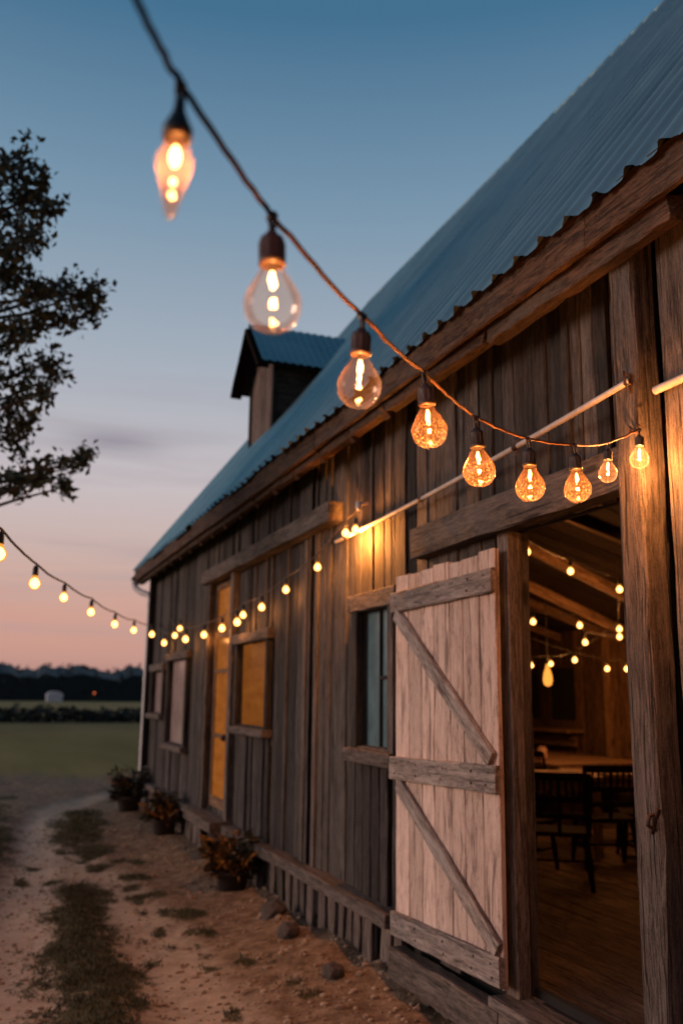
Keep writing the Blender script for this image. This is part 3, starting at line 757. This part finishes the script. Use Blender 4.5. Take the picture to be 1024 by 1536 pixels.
labs = ['cone-shaped amber bulb, nearest and highest on the brown cord against the sky', 'large clear round bulb against the sky, just below the cone-shaped one',
 'clear pear-shaped bulb hanging in front of the barn eave edge', 'slightly tilted glittering bulb just below the eave, before the dark boards',
 'glittering bulb hanging in front of the off-white pipe, right of the tilted one', 'glittering bulb hanging just under where the cord crosses the off-white pipe',
 'glittering bulb over the door header, next to the small plain bulb', 'small plain bulb just left of the corner post', 'small bulb right at the corner post, last on the brown cord']
scl = [1.0, 1.10, 1.09, 1.10, 1.16, 1.18, 1.18, .90, .95]
tl = [(0,2),(0,-2),(2,1),(3,-6),(2,-4),(0,0),(0,-2),(0,2),(0,3)]
pw = [1.4, 2.0, 3.8, 5.2, 6.0, 6.6, 7.2, 9.0, 19.0]
for i, p in enumerate(P1):
    rot = Matrix.Rotation(R(rnd.uniform(0,360)), 4, 'Z')
    tr = Matrix.Rotation(R(tl[i][1]), 4, V((.35,.93,0))) @ Matrix.Rotation(R(tl[i][0]), 4, 'X') @ rot @ Matrix.Scale(scl[i], 4)
    b = empty('light_bulb', p, labs[i], 'light bulb', 'bulbs on the brown cord', tr)
    if i == 0:
        child('bulb_glass', me_cg, b); child('socket', me_cs, b); child('filament', me_cf, b); child('hanger', me_hang, b)
        lamp(b, pw[i], -.112)
    else:
        child('bulb_glass', me_gl if i in (1, 2, 7, 8) else me_gla, b); child('socket', me_sockb if i in (1, 2, 3) else me_sock, b)
        child('filament', me_fil, b); child('hanger', me_hang, b)
        if i not in (7, 8): child('fairy_wire', me_fw2 if i in (1, 2) else me_fw, b)
        lamp(b, pw[i], -.128)

# far strands: small glowing globes
fs_ = MB(); fs_.lathe([(0,-.012),(.010,-.014),(.016,-.03),(.0165,-.062),(.018,-.066),(0,-.067)], n=12)
fs_.tube([(0,0,.004),(0,0,-.014)], .004, 6)
fg = MB(); fg.lathe([(.014,-.064),(.018,-.078)] + [(max(1e-5, .034*math.cos(R(48)-R(138)*i/10)), -.112+.034*math.sin(R(48)-R(138)*i/10)) for i in range(11)], n=16)
me_fs = fs_.mesh('socket', M['rubber'], I4); me_fg = fg.mesh('bulb_glass', M['shell'], I4); me_fgi = me_fg
fcore = MB(); fcore.lathe([(1e-5,-.080),(.012,-.084),(.022,-.097),(.0265,-.112),(.021,-.128),(.010,-.137),(1e-5,-.139)], n=14); me_fcore = fcore.mesh('filament', M['globe'], I4)
proto = {}
def small_bulb(p, label, group, sc=1.0, glass=None, w=0, tilt=0):
    b = empty('light_bulb', p, label, 'light bulb', group, Matrix.Rotation(R(tilt), 4, 'Y') @ Matrix.Scale(sc, 4))
    child('bulb_glass', glass or me_fg, b); child('socket', me_fs, b); child('filament', me_fcore, b)
    if w: lamp(b, w, -.16, .02)
    return b
A = [(.01,4.84,2.56),(.23,5.86,2.53),(.49,7.06,2.56),(.83,8.46,2.59),(1.24,10.04,2.61),(1.70,11.82,2.68),(2.25,13.77,2.77)]
ords = ['cut by the left photo edge', 'second from the left edge', 'third from the left edge', 'fourth from the left edge', 'fifth from the left edge', 'sixth from left, last clear of the barn', 'in front of the white downspout']
cord('festoon_cable', [(-.9,2.6,2.85),(-.25,3.9,2.60)] + A + [(2.46,14.6,2.86)], .007, M['cord_dark'], 8, .012, 'dark cord of glowing bulbs sweeping across the pink sky to the far barn corner', 'cables carrying the bulbs')
for i, p in enumerate(A):
    small_bulb(p, 'glowing bulb on the sky cord, ' + ords[i], 'bulbs on the dark cord against the sky', [1.15,1.1,1.0,1.1,1.15,1.2,1.3][i])
Bp = [(2.36,13.33,2.62),(2.34,11.69,2.59),(2.36,10.71,2.58),(2.36,9.82,2.60),(2.36,9.17,2.62),(2.36,8.94,2.66),(2.36,8.27,2.68),(2.38,7.59,2.77),(2.36,6.71,2.85),(2.37,6.13,3.03)]
olb = ['lowest, just right of the downspout', 'right above the far pale window', 'between pale window and amber door', 'before the amber door top', 'left of the pair beside amber door', 'right of the pair beside amber door', 'above the amber window', 'right of the amber window top', 'alone beside the dark wall gap', 'at the beam end and pipe end']
cord('festoon_cable', [(2.46,14.6,2.84)] + Bp + [(2.455,6.05,3.10)], .006, M['cord_dark'], 8, .012, 'dark cord of glowing bulbs drooping along the barn wall from the far corner', 'cables carrying the bulbs')
for i, p in enumerate(Bp):
    small_bulb(p, 'glowing bulb on the wall cord, ' + olb[i], 'bulbs on the cord along the wall', [1.25,1.3,1.2,1.2,1.2,1.05,1.05,1.0,.95,.95][i], w=2.0 if i < 9 else 12.0)
small_bulb((2.40,12.75,2.69), 'yellowish bulb above the far pale window, lower of the two hanging close together', 'bulbs above the far window', 1.2)
small_bulb((2.40,12.40,2.76), 'yellowish bulb above the far pale window, upper of the two hanging close together', 'bulbs above the far window', 1.2)
cord('festoon_cable', [(2.47,13.5,2.85),(2.40,12.75,2.69),(2.40,12.40,2.76),(2.47,11.7,2.95)], .005, M['cord_dark'], 6, .02, 'short cord holding two yellowish bulbs above the far pale window', 'cables carrying the bulbs')
wl = small_bulb((2.375,5.95,3.02), 'glowing bulb close to the boards, lighting them orange at the pipe end', 'bulbs on the cord along the wall', .9, w=70.0)
for c_ in wl.children:
    if c_.type == 'LIGHT': c_.data.color = (1, .32, .05)
mb = MB(); mb.lathe([(0,.03),(.022,.03),(.024,0),(.016,-.03),(0,-.03)], (2.41,5.98,3.10), 12); mb.tube([(2.41,5.98,3.11),(2.48,5.98,3.13)], .01, 6)
o = mb.build('insulator', M['pipe'], None, origin=(2.45,5.98,3.1)); tag(o, 'small white porcelain knob on the boards above the wall bulb', 'insulator')

# inside strands
IN = [[(3.79,5.95,2.96),(4.60,6.55,2.93),(5.10,6.55,2.80)], [(4.99,7.76,2.60),(5.42,7.60,2.57),(5.62,7.80,2.42)], [(5.79,7.47,2.54),(5.95,7.68,2.48)], [(6.12,9.59,2.25),(6.34,9.50,2.27),(6.05,8.60,2.28)], [(6.40,8.50,2.19),(6.60,8.42,2.19)]]
inl = [['inside bulb at the top beside the jamb', 'inside bulb high in the doorway, hanging below the first rafter', 'inside bulb against the post, right end of the first rafter'],
       ['inside bulb beside the jamb at mid height of the rafters', 'inside bulb in the middle of the doorway, upper of a close pair', 'inside bulb in the middle of the doorway, lower of a close pair'],
       ['inside bulb by the corner post, left one of an overlapping pair', 'inside bulb by the corner post, right one of an overlapping pair'],
       ['inside bulb low beside the jamb, left of the amber pendant', 'inside bulb low in the doorway, just right above the amber pendant', 'inside bulb low in the centre of the doorway'],
       ['inside bulb low, over the lit orange wall streak', 'inside bulb low, touching the edge of the corner post']]
for row, ll in zip(IN, inl):
    for p, l in zip(row, ll): small_bulb(p, l, 'bulbs inside the barn', .95, me_fgi, w=6.5)
pts = [p for row in IN[:1] for p in row]
cl_ = ['dark cord of bulbs under the first rafters inside the doorway', 'dark cord of bulbs at mid height inside the doorway', 'short dark cord of two bulbs behind the corner post', 'low dark cord of bulbs deep inside the doorway', 'low dark cord of two bulbs deep inside by the post']
for row, l in zip(IN, cl_):
    a = V(row[0]); b = V(row[-1]); d = (b-a).normalized()
    cord('festoon_cable', [tuple(a-d*.9+V((0,0,.25)))] + row + [tuple(b+d*.9+V((0,0,.25)))], .005, M['cord_dark'], 6, .03, l, 'cables carrying the bulbs')
pd = empty('pendant_lamp', (5.66,8.55,2.75), 'amber teardrop pendant lamp glowing low beside the jamb inside the doorway', 'pendant lamp')
mb = MB(); mb.lathe([(.012,-.62),(.02,-.66),(.045,-.74),(.052,-.80),(.04,-.85),(1e-5,-.87)], (5.66,8.55,2.75), 16); mb.build('bulb_glass', M['ember'], pd)
mb = MB(); mb.tube([(5.66,8.55,3.0),(5.66,8.55,2.17)], .006, 6); mb.tube([(5.66,8.55,2.19),(5.66,8.55,2.12)], .018, 8); mb.build('socket', M['rubber'], pd)
L = lamp(pd, 3, -.95, .03); 

# ------------------------------------------------------------------ furniture inside
def chair(loc, rz, label):
    root = empty('chair', loc, label, 'chair', 'dark wooden chairs inside the barn', Matrix.Rotation(rz, 4, 'Z') @ Matrix.Diagonal((1.10, 1.0, .88, 1)))
    Mr = WORLD[root]
    def put(name, mbx):
        me_ = bpy.data.meshes.new(name); me_.from_pydata(mbx.v, [], mbx.f); me_.polygons.foreach_set('use_smooth', mbx.sm); me_.materials.append(M['darkwood']); o_ = bpy.data.objects.new(name, me_); C.objects.link(o_); o_.parent = root; WORLD[o_] = Mr.copy(); return o_
    m_ = MB(); m_.beam((0,-.21,.45), (0,.21,.45), .43, .035, seg=6, jit=.001, ch=.012); put('seat', m_)
    for sx in (-1, 1):
        m_ = MB(); m_.tube([(sx*.17,.17,.44),(sx*.19,.19,.22),(sx*.205,.205,0)], [.018,.022,.015], 8); put('leg', m_)
        m_ = MB(); m_.tube([(sx*.17,-.17,.44),(sx*.19,-.2,.22),(sx*.205,-.235,0)], [.018,.022,.015], 8); put('leg', m_)
    m_ = MB()
    for sx in (-1, 1): m_.tube([(sx*.19,-.19,.44),(sx*.20,-.23,.7),(sx*.205,-.28,.96)], [.018,.018,.015], 8)
    for z, h in ((.93,.07),(.74,.05),(.60,.045)): m_.beam((-.195,-.19-(z-.44)*.16,z), (.195,-.19-(z-.44)*.16,z), .022, h, seg=5, jit=.001)
    m_.tube([(0,-.2,.45),(0,-.27,.95)], .014, 6)
    for sx in (-.14,-.095,-.05,.05,.095,.14): m_.tube([(sx,-.24,.745),(sx,-.265,.92)], .009, 6)
    put('backrest', m_)
    m_ = MB(); m_.tube([(-.195,0,.2),(.195,0,.2)], .01, 6)
    for sx in (-1, 1): m_.tube([(sx*.195,.195,.2),(sx*.195,-.21,.2)], .01, 6)
    put('stretcher', m_)
chair((4.22,6.28,FZ), R(-34), 'dark wooden slat-back chair on the plank floor, its back to the doorway')
chair((4.28,6.95,FZ), R(-62), 'dark wooden chair partly hidden behind the jamb, left of the slat-back chair')
chair((5.62,7.05,FZ), R(60), 'dark wooden chair in deep shade behind the corner post')
def table(loc, rz, lx, ly, h, label, leglow=.05):
    root = empty('table', loc, label, 'table', 'wooden tables inside the barn', Matrix.Rotation(rz, 4, 'Z')); Mr = WORLD[root]
    def put(name, mbx, mat):
        me_ = bpy.data.meshes.new(name); me_.from_pydata(mbx.v, [], mbx.f); me_.materials.append(mat); o_ = bpy.data.objects.new(name, me_); C.objects.link(o_); o_.parent = root
    m_ = MB(); n = max(3, int(lx/.16))
    for i in range(n): xx = -lx/2+lx*(i+.5)/n; m_.beam((xx,-ly/2,h-.02), (xx,ly/2,h-.02), lx/n-.004, .04, seg=6, jit=.0015)
    put('tabletop', m_, M['table'])
    m_ = MB()
    for sy in (-1, 1): m_.beam((-lx/2+.06,sy*(ly/2-.06),h-.09), (lx/2-.06,sy*(ly/2-.06),h-.09), .025, .10, seg=4, jit=.001)
    for sx in (-1, 1): m_.beam((sx*(lx/2-.06),-ly/2+.075,h-.09), (sx*(lx/2-.06),ly/2-.075,h-.09), .025, .10, seg=4, jit=.001)
    put('apron', m_, M['table'])
    for sx in (-1, 1):
        for sy in (-1, 1):
            m_ = MB(); m_.beam((sx*(lx/2-.07),sy*(ly/2-.07),0), (sx*(lx/2-.07),sy*(ly/2-.07),h-.045), .07, .07, seg=3, jit=.001, up=(0,1,0)); put('leg', m_, M['table'])
chair((5.75,8.75,FZ), R(-80), 'dark wooden chair at the near end of the long table')
chair((5.65,10.2,FZ), R(-95), 'dark wooden chair at the far side of the long table below the shelf')
table((4.95,7.75,FZ), R(-25), 1.15, .80, .70, 'small wooden table just beyond the slat-back chair')
table((6.50,9.95,FZ), R(0), 1.40, 2.6, .70, 'long wooden table further inside, reaching towards the back wall')
table((5.95,7.95,FZ), R(-25), .9, .7, .68, 'small dark-sided table in the shade behind the corner post')
chair((5.05,6.85,FZ), R(-20), 'dark wooden chair right of the slat-back chair, at the small near table')
mb = MB(); mb.lathe([(0,0),(.05,0),(.06,.03),(.055,.12),(.045,.13),(.045,.15)], (6.05,9.3,FZ+.702), 16)
o = mb.build('jar', plain('pink_jar_glaze', (.45,.28,.22), .3), None, origin=(6.05,9.3,FZ+.70)); tag(o, 'small pinkish jar standing on the long table', 'jar')

# ------------------------------------------------------------------ potted bushes
def bush(loc, r, h, orange, label, pot=True):
    root = empty('potted_bush', loc, label, 'plant', 'bushes along the barn foot'); x, y, z = loc
    if pot:
        m_ = MB(); m_.lathe([(0,0),(r*.5,0),(r*.60,h*.26),(r*.64,h*.26),(r*.64,h*.31),(r*.56,h*.31),(r*.54,h*.27),(0,h*.27)], loc, 18); m_.build('pot', M['pot'], root)
    z0 = z+(h*.25 if pot else .02)
    m_ = MB(); g_ = MB(); o_ = MB()
    for i in range(70):
        a = rnd.uniform(0, 6.28); le = rnd.uniform(.3, 1.0)*r; hh = (h-(z0-z))*rnd.uniform(.05, 1.05)*(1-.3*le/r)
        top = V((x+math.cos(a)*le, y+math.sin(a)*le, z0+hh)); m_.tube([(x,y,z0-.02),(x+math.cos(a)*le*.4,y+math.sin(a)*le*.4,z0+hh*.6),top], [.006,.005,.002], 5)
        tgt = o_ if (rnd.random() < orange and (math.cos(a) < .3)) else g_
        for k in range(16):
            t = rnd.uniform(.35, 1.05); c = V((x,y,z0)).lerp(top, t)
            tgt.leaf(c+V((rnd.gauss(0,.02),rnd.gauss(0,.02),rnd.gauss(0,.02))), rnd.uniform(.06,.13), rnd.uniform(.025,.05), d=V((math.cos(a)+rnd.gauss(0,.6),math.sin(a)+rnd.gauss(0,.6),rnd.gauss(.3,.5))).normalized())
    m_.build('stem', M['bush_green'], root); g_.build('foliage', M['bush_green'], root)
    if o_.v: o_.build('flowers', M['bush_orange'], root, 'orange leaves')
bush((2.20,8.42,gz(2.2,8.42)), .25, .52, .60, 'bush with orange leaves in a dark pot, nearest to the camera by the skirting')
bush((2.24,12.0,gz(2.24,12.0)), .26, .58, .35, 'rounded brownish potted bush by the skirting beyond the amber door')
bush((2.20,14.75,gz(2.2,14.75)), .30, .70, .15, 'dark spreading bush at the far barn corner under the downspout')

# ------------------------------------------------------------------ tree at the left
tr = empty('tree', (-1.9,10.0,0), 'dark leafy tree reaching its branches in from the left edge', 'tree')
CL = [(-0.27,8.52,6.66,0.29),(-0.07,8.81,6.84,0.26),(0.10,8.59,6.50,0.23),(0.18,8.86,6.52,0.17),(-0.13,9.00,6.53,0.33),(0.10,8.31,5.94,0.16),(-0.15,8.37,5.79,0.25),(0.02,9.27,6.30,0.17),(-0.13,8.72,5.62,0.29),(0.12,8.62,5.48,0.25),(0.39,9.43,5.88,0.25),(0.58,8.73,5.61,0.20),(0.74,9.10,5.83,0.15),(0.21,8.94,5.35,0.26),(0.46,9.03,5.43,0.20),(-0.03,8.66,5.07,0.31),(0.71,8.92,5.50,0.09),(0.32,9.46,5.10,0.21),(0.07,9.16,4.85,0.30),(0.42,9.30,4.91,0.10),(0.04,9.44,4.52,0.27),(0.25,8.57,4.48,0.12),(-0.00,9.62,4.28,0.24),(0.14,9.33,4.36,0.13),(0.15,9.07,3.76,0.16),(0.31,8.67,3.71,0.15),(0.57,9.60,4.02,0.17),(0.66,9.05,4.00,0.10),(0.60,9.44,3.81,0.11),(0.04,9.86,3.81,0.17),(0.75,9.30,4.14,0.05)]
for i in range(70):
    a = rnd.uniform(0, 6.28); e = rnd.uniform(-.8, 1.2); q = rnd.uniform(.5, 1)
    p = V((-2.3+2.0*q*math.cos(a)*math.cos(e), 10.2+2.6*q*math.sin(a)*math.cos(e), 5.9+2.3*q*math.sin(e)))
    if p.x > -.8: continue
    CL.append((p.x, p.y, p.z, rnd.uniform(.3, .5)))
mb = MB(); lf = MB()
mb.tube([(-1.9,10,-.1),(-1.88,10.02,1.2),(-1.98,10.0,2.6),(-1.85,9.95,4.2),(-1.7,9.9,6.0),(-1.75,9.95,7.4)], [.30,.24,.21,.17,.10,.03], 12)
for (x, y, z, r) in CL:
    h = max(2.6, min(6.8, z-1.0)); s0 = V((-1.9, 9.97, h)); t1 = V((x, y, z))
    mid = s0.lerp(t1, .5)+V((rnd.uniform(-.15,.15), rnd.uniform(-.15,.15), rnd.uniform(0,.25)))
    mb.tube([s0, mid, s0.lerp(t1, .8)+V((0,0,rnd.uniform(-.05,.12))), t1], [.045,.028,.016,.006], 6)
    for k in range(5):
        d = V((rnd.gauss(0,1), rnd.gauss(0,1), rnd.gauss(.2,1))).normalized(); mb.tube([t1-d*.03, t1+d*r*.9], [.006,.002], 4)
    n = int(50+1900*r*r)
    subs = [t1+V((rnd.gauss(0,1), rnd.gauss(0,1), rnd.gauss(0,.8)))*r*.42 for _ in range(max(3, int(14*r/.25)))]
    for k in range(n):
        c = rnd.choice(subs)+V((rnd.gauss(0,1), rnd.gauss(0,1), rnd.gauss(0,1)))*.045
        L_ = rnd.uniform(.06,.11); lf.leaf(c, L_, L_*.55)
mb.build('trunk', M['bark'], tr); lf.build('crown', M['leaf'], tr)

# ------------------------------------------------------------------ far field
mb = MB()
for i in range(9500):
    x = rnd.uniform(-160, 230); base = 1+.0009*abs(x-20)
    y = rnd.uniform(222, 262)
    top = 8.4+1.5*noise.noise(V((x*.05, 3, 1)))+1.3*noise.noise(V((x*.16, 7, 1)))+.7*noise.noise(V((x*.5, 1, 2)))
    z = rnd.random()**.75*top
    s_ = rnd.uniform(.35, .75)
    mb.leaf((x, y, z), s_*1.7, s_*1.5)
vs = []
for i in range(781):
    x = -160+i*.5
    top = 8.1+1.5*noise.noise(V((x*.05, 3, 1)))+1.3*noise.noise(V((x*.16, 7, 1)))+.7*noise.noise(V((x*.5, 1, 2)))+.3*noise.noise(V((x*1.7, 1, 2)))
    vs += [(x,226,0),(x,227,top*.72),(x,236,top),(x,250,top*.8),(x,252,0)]
mb.add(vs, [(i*5+k, i*5+5+k, i*5+6+k, i*5+1+k) for i in range(780) for k in range(4)])
o = mb.build('treeline', M['wood_far']); tag(o, 'dark far-off wood along the horizon beyond the fields', 'wood', kind='stuff')
mb = MB()
for i in range(15000):
    x = rnd.uniform(-22, 42); y = rnd.gauss(61, .8); top = .75+.3*noise.noise(V((x*.35, 2, 0)))+.2*noise.noise(V((x*1.3, 5, 0)))
    for bx, bw, bh in ((3.4,.8,1.05),(-1.5,1.2,1.1),(1.9,.4,1.15)): top = max(top, bh*math.exp(-((x-bx)/bw)**2))
    z = rnd.random()*max(.2, top); s_ = rnd.uniform(.15, .34); mb.leaf((x, y, z), s_, s_*.8)
o = mb.build('hedge', M['hedge']); tag(o, 'low dark hedge running across the field', 'hedge', kind='stuff')
sh = empty('hut', (14.3,213,0), 'small white round-roofed hut before the far dark wood', 'hut')
mb = MB(); mb.box(-1.6+14.3, 1.6+14.3, 211, 215, 0, 1.1); mb.build('wall', M['white'], sh)
mb = MB(); vs = []; 
for yy in (210.9, 215.1):
    for k in range(13): a = math.pi*k/12; vs.append((14.3+1.75*math.cos(a), yy, 1.1+1.15*math.sin(a)))
mb.add(vs, [(k, k+1, k+14, k+13) for k in range(12)] + [tuple(range(12,-1,-1)), tuple(range(13,26))], False); mb.build('roof', M['white'], sh)
lp = empty('lamp_post', (20.2,189,0), 'tiny red lamp on a post before the far wood', 'lamp post')
mb = MB(); mb.tube([(20.2,189,0),(20.2,189,1.7)], .06, 6); mb.build('post', M['iron'], lp)
mb = MB(); mb.blob((20.2,189,1.9), .14, .02, 2); mb.build('lamp_head', M['redlamp'], lp)

# ------------------------------------------------------------------ sky, sun
w = bpy.data.worlds.new('World'); S.world = w; w.use_nodes = True; nt = w.node_tree
bg = nt.nodes['Background']
tc = N(nt, 'ShaderNodeTexCoord'); sp = N(nt, 'ShaderNodeSeparateXYZ'); nt.links.new(tc.outputs['Generated'], sp.inputs[0])
z = sp.outputs[2]
f = math_n(nt, 'ADD', math_n(nt, 'MULTIPLY', z, .95), .05, clamp=True)
def zz(s): return s*.95+.05
sky = ramp(nt, f, [(0, lin(95,72,72)), (zz(.0), lin(170,128,124)), (zz(.035), lin(196,150,138)), (zz(.085), lin(207,163,148)), (zz(.145), lin(203,176,168)),
                   (zz(.22), lin(199,189,192)), (zz(.34), lin(168,177,189)), (zz(.50), lin(120,149,172)), (zz(.64), lin(69,113,145)), (1, lin(38,76,112))])
cv = N(nt, 'ShaderNodeCombineXYZ')
nt.links.new(math_n(nt, 'MULTIPLY', sp.outputs[0], 2.2), cv.inputs[0]); nt.links.new(math_n(nt, 'MULTIPLY', sp.outputs[1], 2.2), cv.inputs[1]); nt.links.new(math_n(nt, 'MULTIPLY', z, 26), cv.inputs[2])
cn = noise_n(nt, cv.outputs[0], 1, 5, .6, .5)
band = ramp(nt, z, [(.02, (0,0,0)), (.1, (1,1,1)), (.26, (1,1,1)), (.36, (0,0,0))])
cm = math_n(nt, 'MULTIPLY', ramp(nt, cn, [(.44, (0,0,0)), (.68, (.5,.5,.5))]), band)
sky = mix(nt, cm, sky, lin(160,150,160))
cn2 = noise_n(nt, cv.outputs[0], .6, 4, .6, .5)
sky = mix(nt, math_n(nt, 'MULTIPLY', ramp(nt, cn2, [(.5, (0,0,0)), (.75, (.5,.5,.5))]), ramp(nt, z, [(.03, (0,0,0)), (.07, (1,1,1)), (.12, (1,1,1)), (.18, (0,0,0))])), sky, lin(226,158,134))
cl_a = math_n(nt, 'ADD', math_n(nt, 'MULTIPLY', sp.outputs[0], .994), math_n(nt, 'MULTIPLY', sp.outputs[1], -.109))     # one small grey cloud low over the field
cl_e = math_n(nt, 'SUBTRACT', z, .262)
g2 = math_n(nt, 'ADD', math_n(nt, 'POWER', math_n(nt, 'MULTIPLY', cl_a, 20), 2), math_n(nt, 'POWER', math_n(nt, 'MULTIPLY', cl_e, 95), 2))
cl = math_n(nt, 'MULTIPLY', math_n(nt, 'POWER', 2.718, math_n(nt, 'MULTIPLY', g2, -1)), math_n(nt, 'MULTIPLY', cn, 1.3, clamp=True))
cl = math_n(nt, 'MULTIPLY', cl, math_n(nt, 'GREATER_THAN', sp.outputs[1], 0))
sky = mix(nt, cl, sky, lin(134,128,142))
dt = math_n(nt, 'ADD', math_n(nt, 'MULTIPLY', sp.outputs[0], -.55), math_n(nt, 'MULTIPLY', sp.outputs[1], .83))
dim = ramp(nt, math_n(nt, 'MULTIPLY_ADD', dt, .5, .5), [(.22, (.22,.24,.30)), (.62, (1,1,1))])     # the east, away from the afterglow, is already darker
sky = mix(nt, 1.0, sky, dim, 'MULTIPLY')
nt.links.new(sky, bg.inputs[0]); bg.inputs[1].default_value = 1.0
sl = bpy.data.lights.new('sun', 'SUN'); sl.energy = 1.5; sl.color = (1, .66, .52); sl.angle = R(22)
so = bpy.data.objects.new('sun', sl); C.objects.link(so)
d = V((-math.cos(R(9))*math.cos(R(18)), math.cos(R(9))*math.sin(R(18)), math.sin(R(9))))     # towards the afterglow
so.rotation_euler = d.to_track_quat('Z', 'Y').to_euler()

# ------------------------------------------------------------------ camera
cam = bpy.data.cameras.new('camera'); cam.sensor_fit = 'VERTICAL'; cam.sensor_height = 36; cam.sensor_width = 24
cam.lens = 1367/1536*36; cam.clip_start = .05; cam.clip_end = 4000
cam.dof.use_dof = True; cam.dof.focus_distance = 2.9; cam.dof.aperture_fstop = 2.1; cam.dof.aperture_blades = 0
co = bpy.data.objects.new('camera', cam); C.objects.link(co)
co.matrix_world = Matrix.Translation((0,0,1.75)) @ Matrix.Rotation(R(-20.85), 4, 'Z') @ Matrix.Rotation(R(90+11.45), 4, 'X') @ Matrix.Rotation(R(.65), 4, 'Z')
S.camera = co
S.view_settings.view_transform = 'Standard'; S.view_settings.look = 'None'; S.view_settings.exposure = 0; S.view_settings.gamma = 1
S.cycles.use_denoising = True; S.cycles.max_bounces = 8; S.cycles.transparent_max_bounces = 12
S.cycles.sample_clamp_indirect = 4; S.cycles.caustics_reflective = False; S.cycles.caustics_refractive = False
